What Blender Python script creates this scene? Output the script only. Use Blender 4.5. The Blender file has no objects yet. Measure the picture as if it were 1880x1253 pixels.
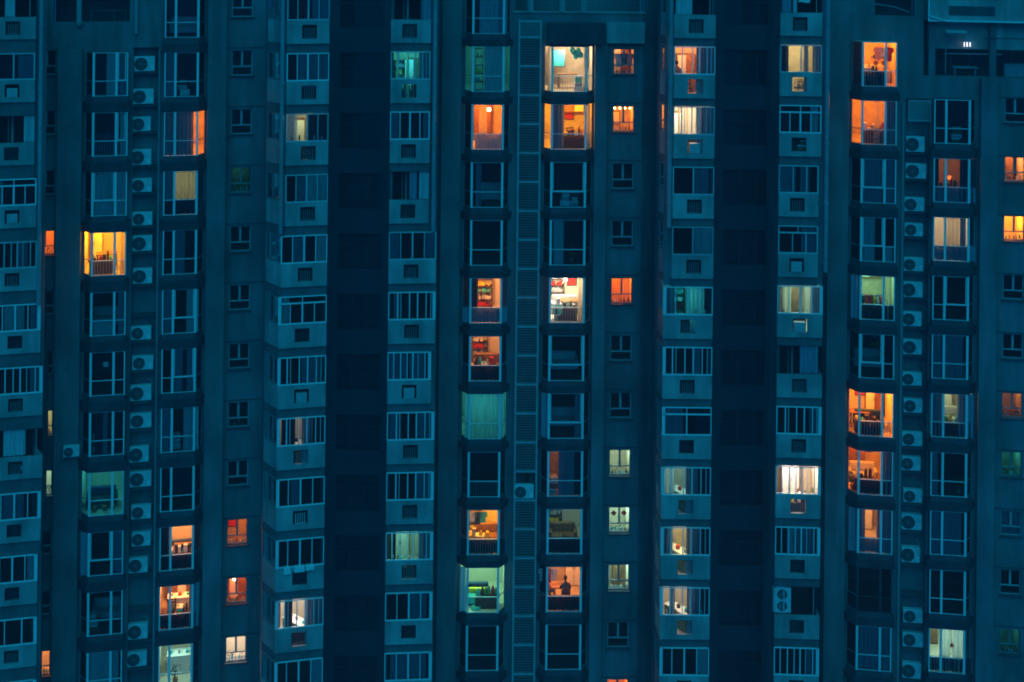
import bpy, bmesh, math, random
from mathutils import Matrix, Vector
R = math.radians
SC = bpy.context.scene
COL = SC.collection
rnd = random.Random(11)

# ------------------------------------------------------------------ camera, sky, sun, exposure
F = 2583.0                       # focal length in pixels of the 1880-wide photograph
CAM = (0.0, -70.3, 75.0)
ROLL = R(0.6)
PX, PY = 940.0, -194.0           # principal point: the horizon lies above the frame (shifted lens)
cam_data = bpy.data.cameras.new('camera')
cam_data.sensor_width = 36
cam_data.lens = 36 * F / 1880
cam_data.shift_y = -(626.5 - PY) / 1880
cam_data.clip_end = 600
cam = bpy.data.objects.new('camera', cam_data)
COL.objects.link(cam)
cam.matrix_world = Matrix.Translation(CAM) @ Matrix.Rotation(R(90), 4, 'X') @ Matrix.Rotation(ROLL, 4, 'Z')
SC.camera = cam

world = bpy.data.worlds.new('World')
SC.world = world
world.use_nodes = True
wt = world.node_tree
wt.nodes.clear()
sky = wt.nodes.new('ShaderNodeTexSky')
sky.sky_type = 'NISHITA'
sky.sun_disc = False
sky.sun_elevation = R(50.0)
sky.sun_rotation = R(188)
tint = wt.nodes.new('ShaderNodeMix')
tint.data_type = 'RGBA'
tint.blend_type = 'MULTIPLY'
tint.inputs[0].default_value = 1.0
tint.inputs[7].default_value = (0.002, 0.27, 0.95, 1)
bg = wt.nodes.new('ShaderNodeBackground')
bg.inputs['Strength'].default_value = 0.10
wo = wt.nodes.new('ShaderNodeOutputWorld')
bw = wt.nodes.new('ShaderNodeRGBToBW')
wt.links.new(sky.outputs[0], bw.inputs[0])
wt.links.new(bw.outputs[0], tint.inputs[6])
wt.links.new(tint.outputs[2], bg.inputs['Color'])
wt.links.new(bg.outputs[0], wo.inputs['Surface'])

sun_data = bpy.data.lights.new('sun', 'SUN')
sun_data.energy = 1.25
sun_data.angle = R(70)
sun_data.color = (0.012, 0.62, 0.78)
sun = bpy.data.objects.new('sun', sun_data)
COL.objects.link(sun)
sun.rotation_euler = (R(40), 0, R(8))

SC.view_settings.view_transform = 'Standard'
SC.view_settings.look = 'None'
SC.view_settings.exposure = 0.0
SC.view_settings.gamma = 1.0
SC.cycles.use_denoising = True
SC.cycles.filter_width = 1.8
SC.cycles.max_bounces = 6
SC.cycles.diffuse_bounces = 3
SC.cycles.glossy_bounces = 2
SC.cycles.transparent_max_bounces = 12
SC.cycles.sample_clamp_indirect = 4.0

# ------------------------------------------------------------------ materials
MATS = {}
def mat(name, base, rough=0.8, var=0.12, scale=1.2, metal=0.0, streak=0.0, spec=0.3):
    if name in MATS: return MATS[name]
    m = bpy.data.materials.new(name); m.use_nodes = True
    nt = m.node_tree; b = nt.nodes['Principled BSDF']
    b.inputs['Roughness'].default_value = rough
    b.inputs['Metallic'].default_value = metal
    b.inputs['Specular IOR Level'].default_value = spec
    tc = nt.nodes.new('ShaderNodeNewGeometry')
    n = nt.nodes.new('ShaderNodeTexNoise'); n.inputs['Scale'].default_value = scale; n.inputs['Detail'].default_value = 6
    nt.links.new(tc.outputs['Position'], n.inputs['Vector'])
    cr = nt.nodes.new('ShaderNodeValToRGB')
    cr.color_ramp.elements[0].position = 0.3; cr.color_ramp.elements[1].position = 0.7
    cr.color_ramp.elements[0].color = tuple(c * (1 - var) for c in base) + (1,)
    cr.color_ramp.elements[1].color = tuple(min(1, c * (1 + var)) for c in base) + (1,)
    nt.links.new(n.outputs['Fac'], cr.inputs[0])
    out = cr.outputs[0]
    if streak > 0:                                   # rain streaks running down the render
        mp = nt.nodes.new('ShaderNodeMapping'); mp.inputs['Scale'].default_value = (0.9, 0.9, 0.14)
        nt.links.new(tc.outputs['Position'], mp.inputs['Vector'])
        n2 = nt.nodes.new('ShaderNodeTexNoise'); n2.inputs['Scale'].default_value = 1.6; n2.inputs['Detail'].default_value = 4; n2.inputs['Distortion'].default_value = 0.6
        nt.links.new(mp.outputs[0], n2.inputs['Vector'])
        r2 = nt.nodes.new('ShaderNodeValToRGB')
        r2.color_ramp.elements[0].position = 0.32; r2.color_ramp.elements[1].position = 0.68
        r2.color_ramp.elements[0].color = (1 - streak,) * 3 + (1,)
        r2.color_ramp.elements[1].color = (1, 1, 1, 1)
        nt.links.new(n2.outputs['Fac'], r2.inputs[0])
        mx = nt.nodes.new('ShaderNodeMix'); mx.data_type = 'RGBA'; mx.blend_type = 'MULTIPLY'; mx.inputs[0].default_value = 1
        nt.links.new(out, mx.inputs[6]); nt.links.new(r2.outputs[0], mx.inputs[7])
        out = mx.outputs[2]
    nt.links.new(out, b.inputs['Base Color'])
    MATS[name] = m
    return m

def mat_emit(name, col, strength):
    if name in MATS: return MATS[name]
    m = bpy.data.materials.new(name); m.use_nodes = True
    b = m.node_tree.nodes['Principled BSDF']
    b.inputs['Base Color'].default_value = col + (1,)
    b.inputs['Emission Color'].default_value = col + (1,)
    b.inputs['Emission Strength'].default_value = strength
    MATS[name] = m
    return m

def mat_glass():
    m = bpy.data.materials.new('window_glass'); m.use_nodes = True
    nt = m.node_tree; nt.nodes.clear()
    t = nt.nodes.new('ShaderNodeBsdfTransparent'); t.inputs[0].default_value = (0.86, 0.92, 0.92, 1)
    g = nt.nodes.new('ShaderNodeBsdfGlossy'); g.inputs['Roughness'].default_value = 0.06; g.inputs[0].default_value = (0.9, 0.95, 1, 1)
    lw = nt.nodes.new('ShaderNodeFresnel'); lw.inputs[0].default_value = 1.5
    mx = nt.nodes.new('ShaderNodeMixShader'); o = nt.nodes.new('ShaderNodeOutputMaterial')
    nt.links.new(lw.outputs[0], mx.inputs[0]); nt.links.new(t.outputs[0], mx.inputs[1]); nt.links.new(g.outputs[0], mx.inputs[2])
    nt.links.new(mx.outputs[0], o.inputs['Surface'])
    return m
GLASS = mat_glass()

def mat_cloth(name, base, trans):
    if name in MATS: return MATS[name]
    m = bpy.data.materials.new(name); m.use_nodes = True
    nt = m.node_tree; nt.nodes.clear()
    d = nt.nodes.new('ShaderNodeBsdfDiffuse'); d.inputs[0].default_value = base + (1,)
    t = nt.nodes.new('ShaderNodeBsdfTranslucent'); t.inputs[0].default_value = base + (1,)
    mx = nt.nodes.new('ShaderNodeMixShader'); mx.inputs[0].default_value = trans
    o = nt.nodes.new('ShaderNodeOutputMaterial')
    n = nt.nodes.new('ShaderNodeTexNoise'); n.inputs['Scale'].default_value = 3.0
    hs = nt.nodes.new('ShaderNodeMix'); hs.data_type = 'RGBA'; hs.blend_type = 'MULTIPLY'; hs.inputs[0].default_value = 0.5
    hs.inputs[6].default_value = base + (1,)
    nt.links.new(n.outputs['Fac'], hs.inputs[7]); nt.links.new(hs.outputs[2], d.inputs[0])
    nt.links.new(d.outputs[0], mx.inputs[1]); nt.links.new(t.outputs[0], mx.inputs[2]); nt.links.new(mx.outputs[0], o.inputs['Surface'])
    MATS[name] = m
    return m

M_WALL = mat('grey_wall_render', (0.17, 0.17, 0.18), var=0.3, scale=0.35, streak=0.35)
M_PARA = mat('pale_parapet_render', (0.36, 0.36, 0.34), var=0.24, scale=0.6, streak=0.38)
M_DARK = mat('dark_tile_with_shade', (0.05, 0.05, 0.06), var=0.25, scale=1.5, streak=0.3)  # dark tile; on the bay ledges its darkness is painted-in shade
M_SPAN = mat('spandrel_tile_with_shade', (0.075, 0.075, 0.085), var=0.2, scale=1.5, streak=0.2)  # dark tile tone; on the spandrels it paints in the shade below each bay
M_LINT = mat('lintel_render', (0.12, 0.12, 0.125), var=0.2, scale=1.5, streak=0.2)
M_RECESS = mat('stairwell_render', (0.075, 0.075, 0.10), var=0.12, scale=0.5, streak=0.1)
M_FRAME = mat('white_aluminium', (0.72, 0.72, 0.68), rough=0.5, var=0.05, scale=6)
M_FRAME2 = mat('weathered_aluminium', (0.38, 0.38, 0.37), rough=0.55, var=0.15, scale=6)
M_FRAME3 = mat('grey_aluminium', (0.20, 0.20, 0.2), rough=0.55, var=0.15, scale=6)
M_FRAMEM = mat('aged_aluminium', (0.50, 0.50, 0.48), rough=0.5, var=0.1, scale=6)
M_LOUV = mat('louvre_metal', (0.34, 0.34, 0.34), rough=0.6, var=0.15, scale=3)
M_SLAT = mat('louvre_slat_metal', (0.15, 0.15, 0.15), rough=0.6, var=0.15, scale=3)
M_PIPE = mat('drainpipe_plastic', (0.30, 0.30, 0.31), rough=0.5, var=0.12, scale=2, streak=0.2)
M_AC = mat('conditioner_casing', (0.58, 0.58, 0.56), rough=0.5, var=0.1, scale=4)
M_ACD = mat('conditioner_fan_dark', (0.05, 0.05, 0.055), rough=0.6, var=0.1, scale=4)
M_ROOMD = mat('unlit_room_plaster_darkened', (0.085, 0.085, 0.09), var=0.2, scale=1.5)  # darker copy of the room plaster, the gloom put into its colour
M_BLACK = mat('dark_iron', (0.04, 0.04, 0.045), rough=0.6, var=0.1, scale=4)
M_WOOD = mat('brown_wood', (0.22, 0.11, 0.05), rough=0.5, var=0.3, scale=4)
M_WHITE = mat('white_paint', (0.75, 0.74, 0.7), rough=0.5, var=0.06, scale=4)
M_DWOOD = mat('dark_wood', (0.07, 0.04, 0.03), rough=0.5, var=0.3, scale=4)
M_RED = mat('red_paper', (0.45, 0.03, 0.02), var=0.15, scale=6)
M_LEAF = mat('leaf_green', (0.05, 0.12, 0.04), var=0.3, scale=8)
M_POT = mat('terracotta', (0.4, 0.16, 0.08), var=0.1, scale=6)
M_TEAL = mat('teal_paint', (0.05, 0.42, 0.42), var=0.1, scale=3)
M_YEL = mat('yellow_paint', (0.75, 0.5, 0.04), var=0.1, scale=3)
M_PINK = mat('pink_cloth', (0.7, 0.35, 0.3), var=0.1, scale=3)
M_SKIN = mat('skin', (0.62, 0.36, 0.25), var=0.05, scale=5)
M_HAIR = mat('black_hair', (0.015, 0.012, 0.012), var=0.2, scale=9)
M_BLUEC = mat('navy_cloth', (0.03, 0.06, 0.12), var=0.2, scale=5)
M_GROUND = mat('ground_paving', (0.06, 0.06, 0.06), var=0.2, scale=0.2)
M_GREYBOX = mat('grey_card', (0.4, 0.4, 0.42), var=0.1, scale=4)
CLOTH = {'p': (mat_cloth('pale_curtain', (0.62, 0.63, 0.63), 0.05), 'pale'),
         'b': (mat_cloth('blue_curtain', (0.27, 0.31, 0.38), 0.003), 'blue grey'),
         'd': (mat_cloth('dark_curtain', (0.05, 0.05, 0.07), 0.002), 'dark'),
         't': (mat_cloth('thin_curtain', (0.6, 0.62, 0.6), 0.55), 'thin translucent'),
         'w': (mat_cloth('warm_curtain', (0.6, 0.5, 0.35), 0.45), 'cream')}

# ------------------------------------------------------------------ mesh helpers
class MB:
    def __init__(s): s.v = []; s.f = []
    def box(s, x0, x1, y0, y1, z0, z1):
        if x1 < x0: x0, x1 = x1, x0
        if z1 < z0: z0, z1 = z1, z0
        i = len(s.v)
        s.v += [(x0,y0,z0),(x1,y0,z0),(x1,y1,z0),(x0,y1,z0),(x0,y0,z1),(x1,y0,z1),(x1,y1,z1),(x0,y1,z1)]
        s.f += [(i,i+3,i+2,i+1),(i+4,i+5,i+6,i+7),(i,i+1,i+5,i+4),(i+1,i+2,i+6,i+5),(i+2,i+3,i+7,i+6),(i+3,i,i+4,i+7)]
        return s
    def seg(s, p, q, th, z0, z1):
        """upright wall between plan points p and q; th goes to the inner (+y for left-to-right) side"""
        dx, dy = q[0]-p[0], q[1]-p[1]; L = math.hypot(dx, dy) or 1
        nx, ny = -dy/L*th, dx/L*th
        return s.prism([p, q, (q[0]+nx, q[1]+ny), (p[0]+nx, p[1]+ny)], z0, z1)
    def prism(s, pts, z0, z1, skip=(), caps=True):
        i = len(s.v); n = len(pts)
        s.v += [(x, y, z0) for x, y in pts] + [(x, y, z1) for x, y in pts]
        if caps: s.f += [tuple(i+n-1-k for k in range(n)), tuple(i+n+k for k in range(n))]
        for k in range(n):
            if k in skip: continue
            a, b = i+k, i+(k+1) % n
            s.f.append((a, b, b+n, a+n))
        return s
    def cyl(s, a, b, r, n=10, r2=None, caps=True):
        a, b = Vector(a), Vector(b); r2 = r if r2 is None else r2
        d = (b-a).normalized(); u = d.orthogonal().normalized(); w = d.cross(u)
        i = len(s.v)
        for c, rr in ((a, r), (b, r2)):
            for k in range(n):
                t = 2*math.pi*k/n
                s.v.append(tuple(c + rr*(math.cos(t)*u + math.sin(t)*w)))
        for k in range(n):
            s.f.append((i+k, i+(k+1) % n, i+n+(k+1) % n, i+n+k))
        if caps: s.f += [tuple(i+n-1-k for k in range(n)), tuple(i+n+k for k in range(n))]
        return s
    def tube(s, pts, r, n=6):
        for p, q in zip(pts, pts[1:]): s.cyl(p, q, r, n)
        return s
    def quad(s, a, b, c, d):
        i = len(s.v); s.v += [a, b, c, d]; s.f.append((i, i+1, i+2, i+3)); return s
    def ball(s, c, r, sx=1, sy=1, sz=1, n=8, m=6, jit=0):
        i = len(s.v)
        for a in range(m+1):
            th = math.pi*a/m
            for k in range(n):
                ph = 2*math.pi*k/n; j = 1 + rnd.uniform(-jit, jit)
                s.v.append((c[0]+r*sx*j*math.sin(th)*math.cos(ph), c[1]+r*sy*j*math.sin(th)*math.sin(ph), c[2]+r*sz*j*math.cos(th)))
        for a in range(m):
            for k in range(n):
                s.f.append((i+a*n+k, i+(a+1)*n+k, i+(a+1)*n+(k+1) % n, i+a*n+(k+1) % n))
        return s
    def build(s, name, m, parent=None, bevel=0, smooth=False):
        me = bpy.data.meshes.new(name); me.from_pydata(s.v, [], s.f); me.materials.append(m)
        o = bpy.data.objects.new(name, me); COL.objects.link(o)
        if parent: o.parent = parent
        if smooth:
            for p in me.polygons: p.use_smooth = True
        if bevel:
            b = o.modifiers.new('bevel', 'BEVEL'); b.width = bevel; b.segments = 2
        return o

def empty(name, loc=(0,0,0), rz=0, parent=None):
    o = bpy.data.objects.new(name, None); COL.objects.link(o)
    o.location = loc; o.rotation_euler = (0, 0, rz); o.empty_display_size = 0.2
    if parent: o.parent = parent
    return o
def tag(o, label=None, cat=None, group=None, kind=None):
    if label: o['label'] = label
    if cat: o['category'] = cat
    if group: o['group'] = group
    if kind: o['kind'] = kind
    return o

# ------------------------------------------------------------------ the photograph's rays and the planes they meet
def ray(px, py):
    u = (px-PX)/F; v = -(py-PY)/F
    return (u*math.cos(ROLL) - v*math.sin(ROLL), u*math.sin(ROLL) + v*math.cos(ROLL))
def at(px, py, dist):
    a, b = ray(px, py)
    return Vector((CAM[0]+a*dist, CAM[1]+dist, CAM[2]+b*dist))
MID = 626.0
class Wing:
    """an upright plane through two plan points, each given by a pixel column at mid-height and a distance"""
    def __init__(s, px0, d0, px1, d1):
        a, b = at(px0, MID, d0), at(px1, MID, d1)
        s.o = Vector((a.x, a.y)); t = Vector((b.x-a.x, b.y-a.y)); t.normalize(); s.t = t
        s.inw = Vector((-t.y, t.x)); s.th = math.atan2(t.y, t.x)
    def hit(s, px, py, off=0.0):
        """plan coordinate along the plane and height, for the plane moved OUT by off"""
        a, b = ray(px, py)
        o = s.o - s.inw*off - Vector((CAM[0], CAM[1]))
        d = Vector((a, 1.0))
        # solve d*k = o + t*x
        det = d.x*(-s.t.y) + s.t.x*d.y
        k = (o.x*(-s.t.y) + s.t.x*o.y)/det
        x = (d*k - o).dot(s.t)
        return x, CAM[2] + b*k
    def lx(s, px, off=0.0): return s.hit(px, MID, off)[0]
    def world(s, x, y, z):
        p = s.o + s.t*x + s.inw*y
        return (p.x, p.y, z)

ORD = ['first','second','third','fourth','fifth','sixth','seventh','eighth','ninth','tenth','eleventh','twelfth']
def where(colname, k):
    a, b = colname.split('|')
    if k < 0: return 'in the cut off top %s, %s' % (a, b)
    return 'in the %s %s down, %s' % (ORD[k], a, b)
USED = {}

TOPZ, BOTZ = 82.0, 0.0
building = tag(empty('apartment_building'), 'tall grey apartment block at dusk with bays, balconies and lit windows', 'building')

# ------------------------------------------------------------------ things for the rooms
def T(name, label, cat, u, x, y, z, rz=0, group=None):
    """top-level thing at a place given in the window unit's own frame"""
    w = u['wing'].world(u['ax']+x, u['ay']+y, u['az']+z)
    if not group:
        while label in USED:
            label = ('rightward ' if x > USED[label] else 'leftward ') + label
        USED[label] = x
    return tag(empty(name, w, u['wing'].th+rz), label, cat, group)

def f_table(u, x, y, z, w=1.0, h=0.74, m=None):
    m = m or M_WOOD
    t = T('dining_table', 'small wooden table ' + u['where'], 'table', u, x, y, z)
    MB().box(-w/2, w/2, -.3, .3, h-.04, h).build('table_top', m, t)
    for sx in (-1, 1):
        for sy in (-1, 1):
            MB().box(sx*(w/2-.06)-.025, sx*(w/2-.06)+.025, sy*.25-.025, sy*.25+.025, 0, h-.04).build('leg', m, t)
def f_chair(u, x, y, z, rz=0, m=None):
    m = m or M_DWOOD
    t = T('wooden_chair', 'dark wooden chair ' + u['where'], 'chair', u, x, y, z, rz)
    MB().box(-.21, .21, -.21, .21, .43, .47).build('seat', m, t)
    b = MB(); b.box(-.21, -.17, .17, .21, .47, .95); b.box(.17, .21, .17, .21, .47, .95)
    for q in (.6, .75, .9): b.box(-.17, .17, .18, .2, q-.03, q+.03)
    b.build('backrest', m, t)
    for sx in (-1, 1):
        for sy in (-1, 1):
            MB().box(sx*.19-.02, sx*.19+.02, sy*.19-.02, sy*.19+.02, 0, .43).build('leg', m, t)
def f_cabinet(u, x, y, z, w=0.9, h=1.9, m=None, label=None):
    t = T('cupboard', (label or 'tall wooden cupboard') + ' ' + u['where'], 'cupboard', u, x, y, z)
    m = m or M_WOOD
    MB().box(-w/2, w/2, -.22, .22, 0, h).build('carcass', m, t, .01)
    for s in (-1, 1):
        MB().box(min(s*.01, s*(w/2-.02)), max(s*.01, s*(w/2-.02)), -.245, -.223, .05, h-.05).build('door', M_WHITE if m is M_WOOD and rnd.random() < .4 else m, t, .005)
        MB().box(s*.05-.01, s*.05+.01, -.27, -.246, h*.45, h*.55).build('handle', M_BLACK, t)
def f_shelf(u, x, y, z, w=0.8, h=1.8):
    t = T('bookshelf', 'open shelves full of things ' + u['where'], 'shelf', u, x, y, z)
    b = MB(); b.box(-w/2, -w/2+.03, -.16, .16, 0, h); b.box(w/2-.03, w/2, -.16, .16, 0, h)
    n = 5
    for i in range(n+1): b.box(-w/2+.03, w/2-.03, -.16, .16, i*(h-.03)/n, i*(h-.03)/n+.03)
    b.build('frame', M_DWOOD, t)
    cols = [M_RED, M_WHITE, M_TEAL, M_YEL, M_GREYBOX]
    for i in range(n):
        c = MB(); xx = -w/2+.05
        while xx < w/2-.12:
            ww = rnd.uniform(.03, .09)
            if rnd.random() < .8: c.box(xx, xx+ww, -.1, .1, i*(h-.03)/n+.032, i*(h-.03)/n+.03+rnd.uniform(.12, .27))
            xx += ww + .01
        c.build('shelf_contents', cols[(i + int(x*10)) % 5], t)
def f_picture(u, x, y, z, w=.5, h=.7, m=None, label=None):
    t = T('picture', (label or 'framed wall picture') + ' ' + u['where'], 'picture', u, x, y, z)
    b = MB(); b.box(-w/2, w/2, -.02, .0, 0, .04); b.box(-w/2, w/2, -.02, 0, h-.04, h); b.box(-w/2, -w/2+.04, -.02, 0, .04, h-.04); b.box(w/2-.04, w/2, -.02, 0, .04, h-.04)
    b.build('frame', M_DWOOD, t)
    MB().box(-w/2+.04, w/2-.04, -.012, -.002, .04, h-.04).build('canvas', m or rnd.choice([M_TEAL, M_WHITE, M_RED, M_YEL]), t)
def f_plant(u, x, y, z, h=.8, label=None):
    t = T('potted_plant', (label or 'leafy potted plant') + ' ' + u['where'], 'plant', u, x, y, z)
    MB().cyl((0,0,0), (0,0,.22), .1, 12, .14).build('pot', M_POT, t)
    c = MB()
    for i in range(46):
        a = rnd.uniform(0, 6.28); e = rnd.uniform(.2, 1.4); r = rnd.uniform(.1, h*.55)
        p = Vector((math.cos(a)*math.cos(e)*r*.7, math.sin(a)*math.cos(e)*r*.7, .25 + math.sin(e)*r*1.3))
        q = Vector((rnd.uniform(-1,1), rnd.uniform(-1,1), rnd.uniform(-.4,1))).normalized()*rnd.uniform(.06,.14)
        s = q.cross(Vector((.3,.8,.2))).normalized()*.04
        c.quad(tuple(p), tuple(p+q*.5+s), tuple(p+q), tuple(p+q*.5-s))
    c.cyl((0,0,.2), (0,0,.25+h*.6), .012, 5)
    c.build('foliage', M_LEAF, t)
def f_sofa(u, x, y, z, m=None, label=None, w=1.3):
    t = T('sofa', (label or 'low padded sofa') + ' ' + u['where'], 'sofa', u, x, y, z)
    m = m or M_GREYBOX
    MB().box(-w/2, w/2, -.35, .35, .08, .4).build('seat', m, t, .05)
    MB().box(-w/2, w/2, .2, .42, .4, .85).build('backrest', m, t, .06)
    for s in (-1, 1): MB().box(s*w/2-.09, s*w/2+.09, -.35, .4, .08, .6).build('armrest', m, t, .05)
def f_boxes(u, x, y, z, n=3, m=None):
    zz = z
    for i in range(n):
        w, h = rnd.uniform(.28, .5), rnd.uniform(.18, .34)
        t = T('storage_box', '%s box of the pile %s' % (['lowest','middle','topmost'][i], u['where']), 'box', u, x+rnd.uniform(-.06,.06), y, zz, rnd.uniform(-.2,.2))
        MB().box(-w/2, w/2, -.2, .2, 0, h-.05).build('body', m or rnd.choice([M_GREYBOX, M_WHITE, M_WOOD, M_TEAL]), t, .01)
        MB().box(-w/2-.01, w/2+.01, -.21, .21, h-.05, h).build('lid', M_WHITE, t, .008)
        zz += h
def f_counter(u, x, y, z, w=1.2, diag=False):
    t = T('kitchen_counter', 'pale topped kitchen counter ' + u['where'], 'counter', u, x, y, z, R(-52) if diag else 0)
    MB().box(-w/2, w/2, -.25, .3, 0, .82).build('base_unit', M_WHITE if not diag else M_LEAF, t)
    MB().box(-w/2-.02, w/2+.02, -.28, .3, .82, .87).build('worktop', M_WHITE, t, .005)
    for i in range(3):
        r = rnd.uniform(.05, .1); xx = -w*.35 + i*w*.33
        p = T('cooking_pot', '%s cooking pot on worktop %s' % (['leftmost','middle','rightmost'][i], u['where']), 'pot', u, x, y, z, 0)
        c, s = math.cos(R(-52) if diag else 0), math.sin(R(-52) if diag else 0)
        w0 = u['wing'].world(u['ax']+x+xx*c, u['ay']+y+xx*s, u['az']+z+.87); p.location = w0
        MB().cyl((0,0,.001), (0,0,rnd.uniform(.1,.2)), r, 12).build('body', rnd.choice([M_BLACK, M_GREYBOX, M_RED, M_TEAL]), p)
        MB().cyl((r,0,.08), (r+.12,0,.1), .012, 6).build('handle', M_BLACK, p)
def f_bottles(u, x0, x1, y, z, n=5):
    for i in range(n):
        x = x0 + (x1-x0)*(i+.5)/n + rnd.uniform(-.03, .03); h = rnd.uniform(.12, .26); r = rnd.uniform(.03, .05)
        t = T('bottle', 'small bottle on the sill of ' + u['where'].replace('in the ',''), 'bottle', u, x, y, z, 0, 'bottles on the sill ' + u['where'])
        MB().cyl((0,0,0), (0,0,h*.65), r, 10).cyl((0,0,h*.65), (0,0,h*.8), r, 10, r*.4).build('body', rnd.choice([M_WHITE, M_TEAL, M_POT, M_GREYBOX, M_LEAF]), t)
        MB().cyl((0,0,h*.8), (0,0,h), r*.42, 8).build('cap', rnd.choice([M_RED, M_WHITE, M_BLACK]), t)
def f_pendant(u, x, y, z, col=(1,.7,.4), label=None, s=2.0):
    t = T('pendant_lamp', (label or 'glowing pendant lamp') + ' ' + u['where'], 'lamp', u, x, y, z)
    MB().cyl((0,0,0), (0,0,-.35), .008, 5).build('cord', M_BLACK, t)
    MB().ball((0,0,-.42), .055 if s == 12 else .1, n=12, m=8).build('lamp_shade', mat_emit('lamp_glow_%.2f_%.2f' % (col[1], s), col, s), t, smooth=True)
def f_clothes(u, x, y, z, n=3, m=None):
    for i in range(n):
        t = T('hanging_shirt', '%s hanging shirt %s' % (['leftmost','middle','rightmost'][i], u['where']), 'clothing', u, x+i*.26, y, z)
        h = rnd.uniform(.55, .8)
        mm = m or rnd.choice([M_PINK, M_WHITE, M_BLUEC, M_TEAL, M_RED])
        b = MB(); b.prism([(-.15,0),(.15,0),(.15,.05),(-.15,.05)], -h, -.08); b.prism([(-.24,0),(-.15,0),(-.15,.05),(-.24,.05)], -.35, -.1); b.prism([(.15,0),(.24,0),(.24,.05),(.15,.05)], -.35, -.1)
        b.build('cloth', mm, t, .02)
        MB().tube([(-.15,.02,-.08),(0,.02,0),(.15,.02,-.08)], .008, 5).cyl((0,.02,0),(0,.02,.08), .006, 5).build('hanger', M_BLACK, t)
def f_toys(u, x, y, z):
    t = T('toy_car_bed', 'teal and yellow padded toy furniture ' + u['where'], 'toy', u, x, y, z)
    MB().box(-.75, .35, -.3, .3, .12, .5).build('body', M_TEAL, t, .1)
    MB().box(-.7, .3, .15, .34, .5, .72).build('backrest', M_YEL, t, .04)
    MB().ball((.6, 0, .45), .32, 1, .8, 1.2, 14, 10).build('cushion', M_TEAL, t, smooth=True)
    MB().cyl((-.3,-.45,.02),(-.3,-.45,.14), .26, 18, .2).build('bowl', M_TEAL, t)
def f_balloons(u, x, y, z):
    for i, (dx, dz) in enumerate([(0,0),(.22,.06),(.1,-.2),(.34,-.14),(-.08,.12)]):
        t = T('balloon', ['second from left', 'second from right', 'lower middle', 'rightmost', 'leftmost'][i] + ' turquoise balloon ' + u['where'], 'balloon', u, x+dx, y, z+dz)
        MB().ball((0,0,0), .14, 1, 1, 1.2, 12, 8).build('skin', M_TEAL, t, smooth=True)
        MB().cyl((0,0,-.16),(0,0,-.2), .008, 6, .03).build('knot', M_TEAL, t)

def skin_chain(name, pts, rad, edges, m, parent, root=0, sub=2):
    me = bpy.data.meshes.new(name); me.from_pydata(pts, edges, []); me.materials.append(m)
    o = bpy.data.objects.new(name, me); COL.objects.link(o); o.parent = parent
    sk = o.modifiers.new('skin', 'SKIN'); sk.use_smooth_shade = True
    ly = me.skin_vertices[0].data if me.skin_vertices else None
    if ly is None:
        bm = bmesh.new(); bm.from_mesh(me); bm.verts.layers.skin.verify(); bm.to_mesh(me); bm.free()
        ly = me.skin_vertices[0].data
    for i, r in enumerate(rad): ly[i].radius = (r, r)
    ly[root].use_root = True
    s = o.modifiers.new('subsurf', 'SUBSURF'); s.levels = sub; s.render_levels = sub
    return o
def f_person(u, x, y, z, rz, label, shirt, lean=.15, reach=True):
    """seated person; faces local -y"""
    t = T('person', label + ' ' + u['where'], 'person', u, x, y, z, rz)
    s = .45
    P = [(0,0,s+.05),(0,-lean*.4,s+.28),(0,-lean,s+.52),(0,-lean*1.2,s+.64),              # pelvis chest neck
         (-.19,-lean,s+.5),(-.25,-lean-.12,s+.26),(-.2,-lean-.36,s+.3),                   # right arm
         (.19,-lean,s+.5),(.25,-lean-.12,s+.26),(.2,-lean-.36,s+.3),
         (-.1,-.04,s+.03),(-.12,-.45,s+.06),(-.12,-.42,.06),(-.12,-.58,.04),
         (.1,-.04,s+.03),(.12,-.45,s+.06),(.12,-.42,.06),(.12,-.58,.04),(0,-lean*1.3,s+.72)]
    rad = [.15,.14,.13,.055,.075,.055,.035,.075,.055,.035,.1,.08,.05,.035,.1,.08,.05,.035,.055]
    E = [(0,1),(1,2),(2,3),(2,4),(4,5),(5,6),(2,7),(7,8),(8,9),(0,10),(10,11),(11,12),(12,13),(0,14),(14,15),(15,16),(16,17),(3,18)]
    b = skin_chain('body', P, rad, E, shirt, t)
    hz = s+.82; hy = -lean*1.45-.02
    h = MB(); h.ball((0,hy,hz), .1, .8, .98, 1.2, 14, 10); h.ball((0,hy-.1,hz-.015), .018, 1, 1.2, 1.5, 6, 5)
    h.ball((-.085,hy,hz), .025, .4, 1, 1.3, 6, 5); h.ball((.085,hy,hz), .025, .4, 1, 1.3, 6, 5)
    h.build('head', M_SKIN, b, smooth=True)
    MB().ball((0,hy+.02,hz+.025), .107, .86, 1.0, 1.14, 14, 10).build('hair', M_HAIR, b, smooth=True)
    for sx in (-1, 1):
        MB().ball((sx*.033,hy-.094,hz+.01), .009, 1, .6, .7, 6, 4).build('eye', M_BLACK, b)
        hd = MB(); px, py, pz = sx*.2, -lean-.36, s+.3
        hd.ball((px, py-.05, pz), .04, .9, 1.2, .45, 8, 6)
        for i in range(4):
            fx = px + (-.027+.018*i); L = (.06,.07,.067,.05)[i]
            hd.tube([(fx, py-.08, pz+.002), (fx, py-.08-L*.55, pz-.004), (fx, py-.08-L, pz-.022)], .0085, 6)
        hd.tube([(px-sx*.03, py-.04, pz), (px-sx*.058, py-.07, pz-.008), (px-sx*.062, py-.095, pz-.015)], .009, 6)
        hd.build('hand', M_SKIN, b)

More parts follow.
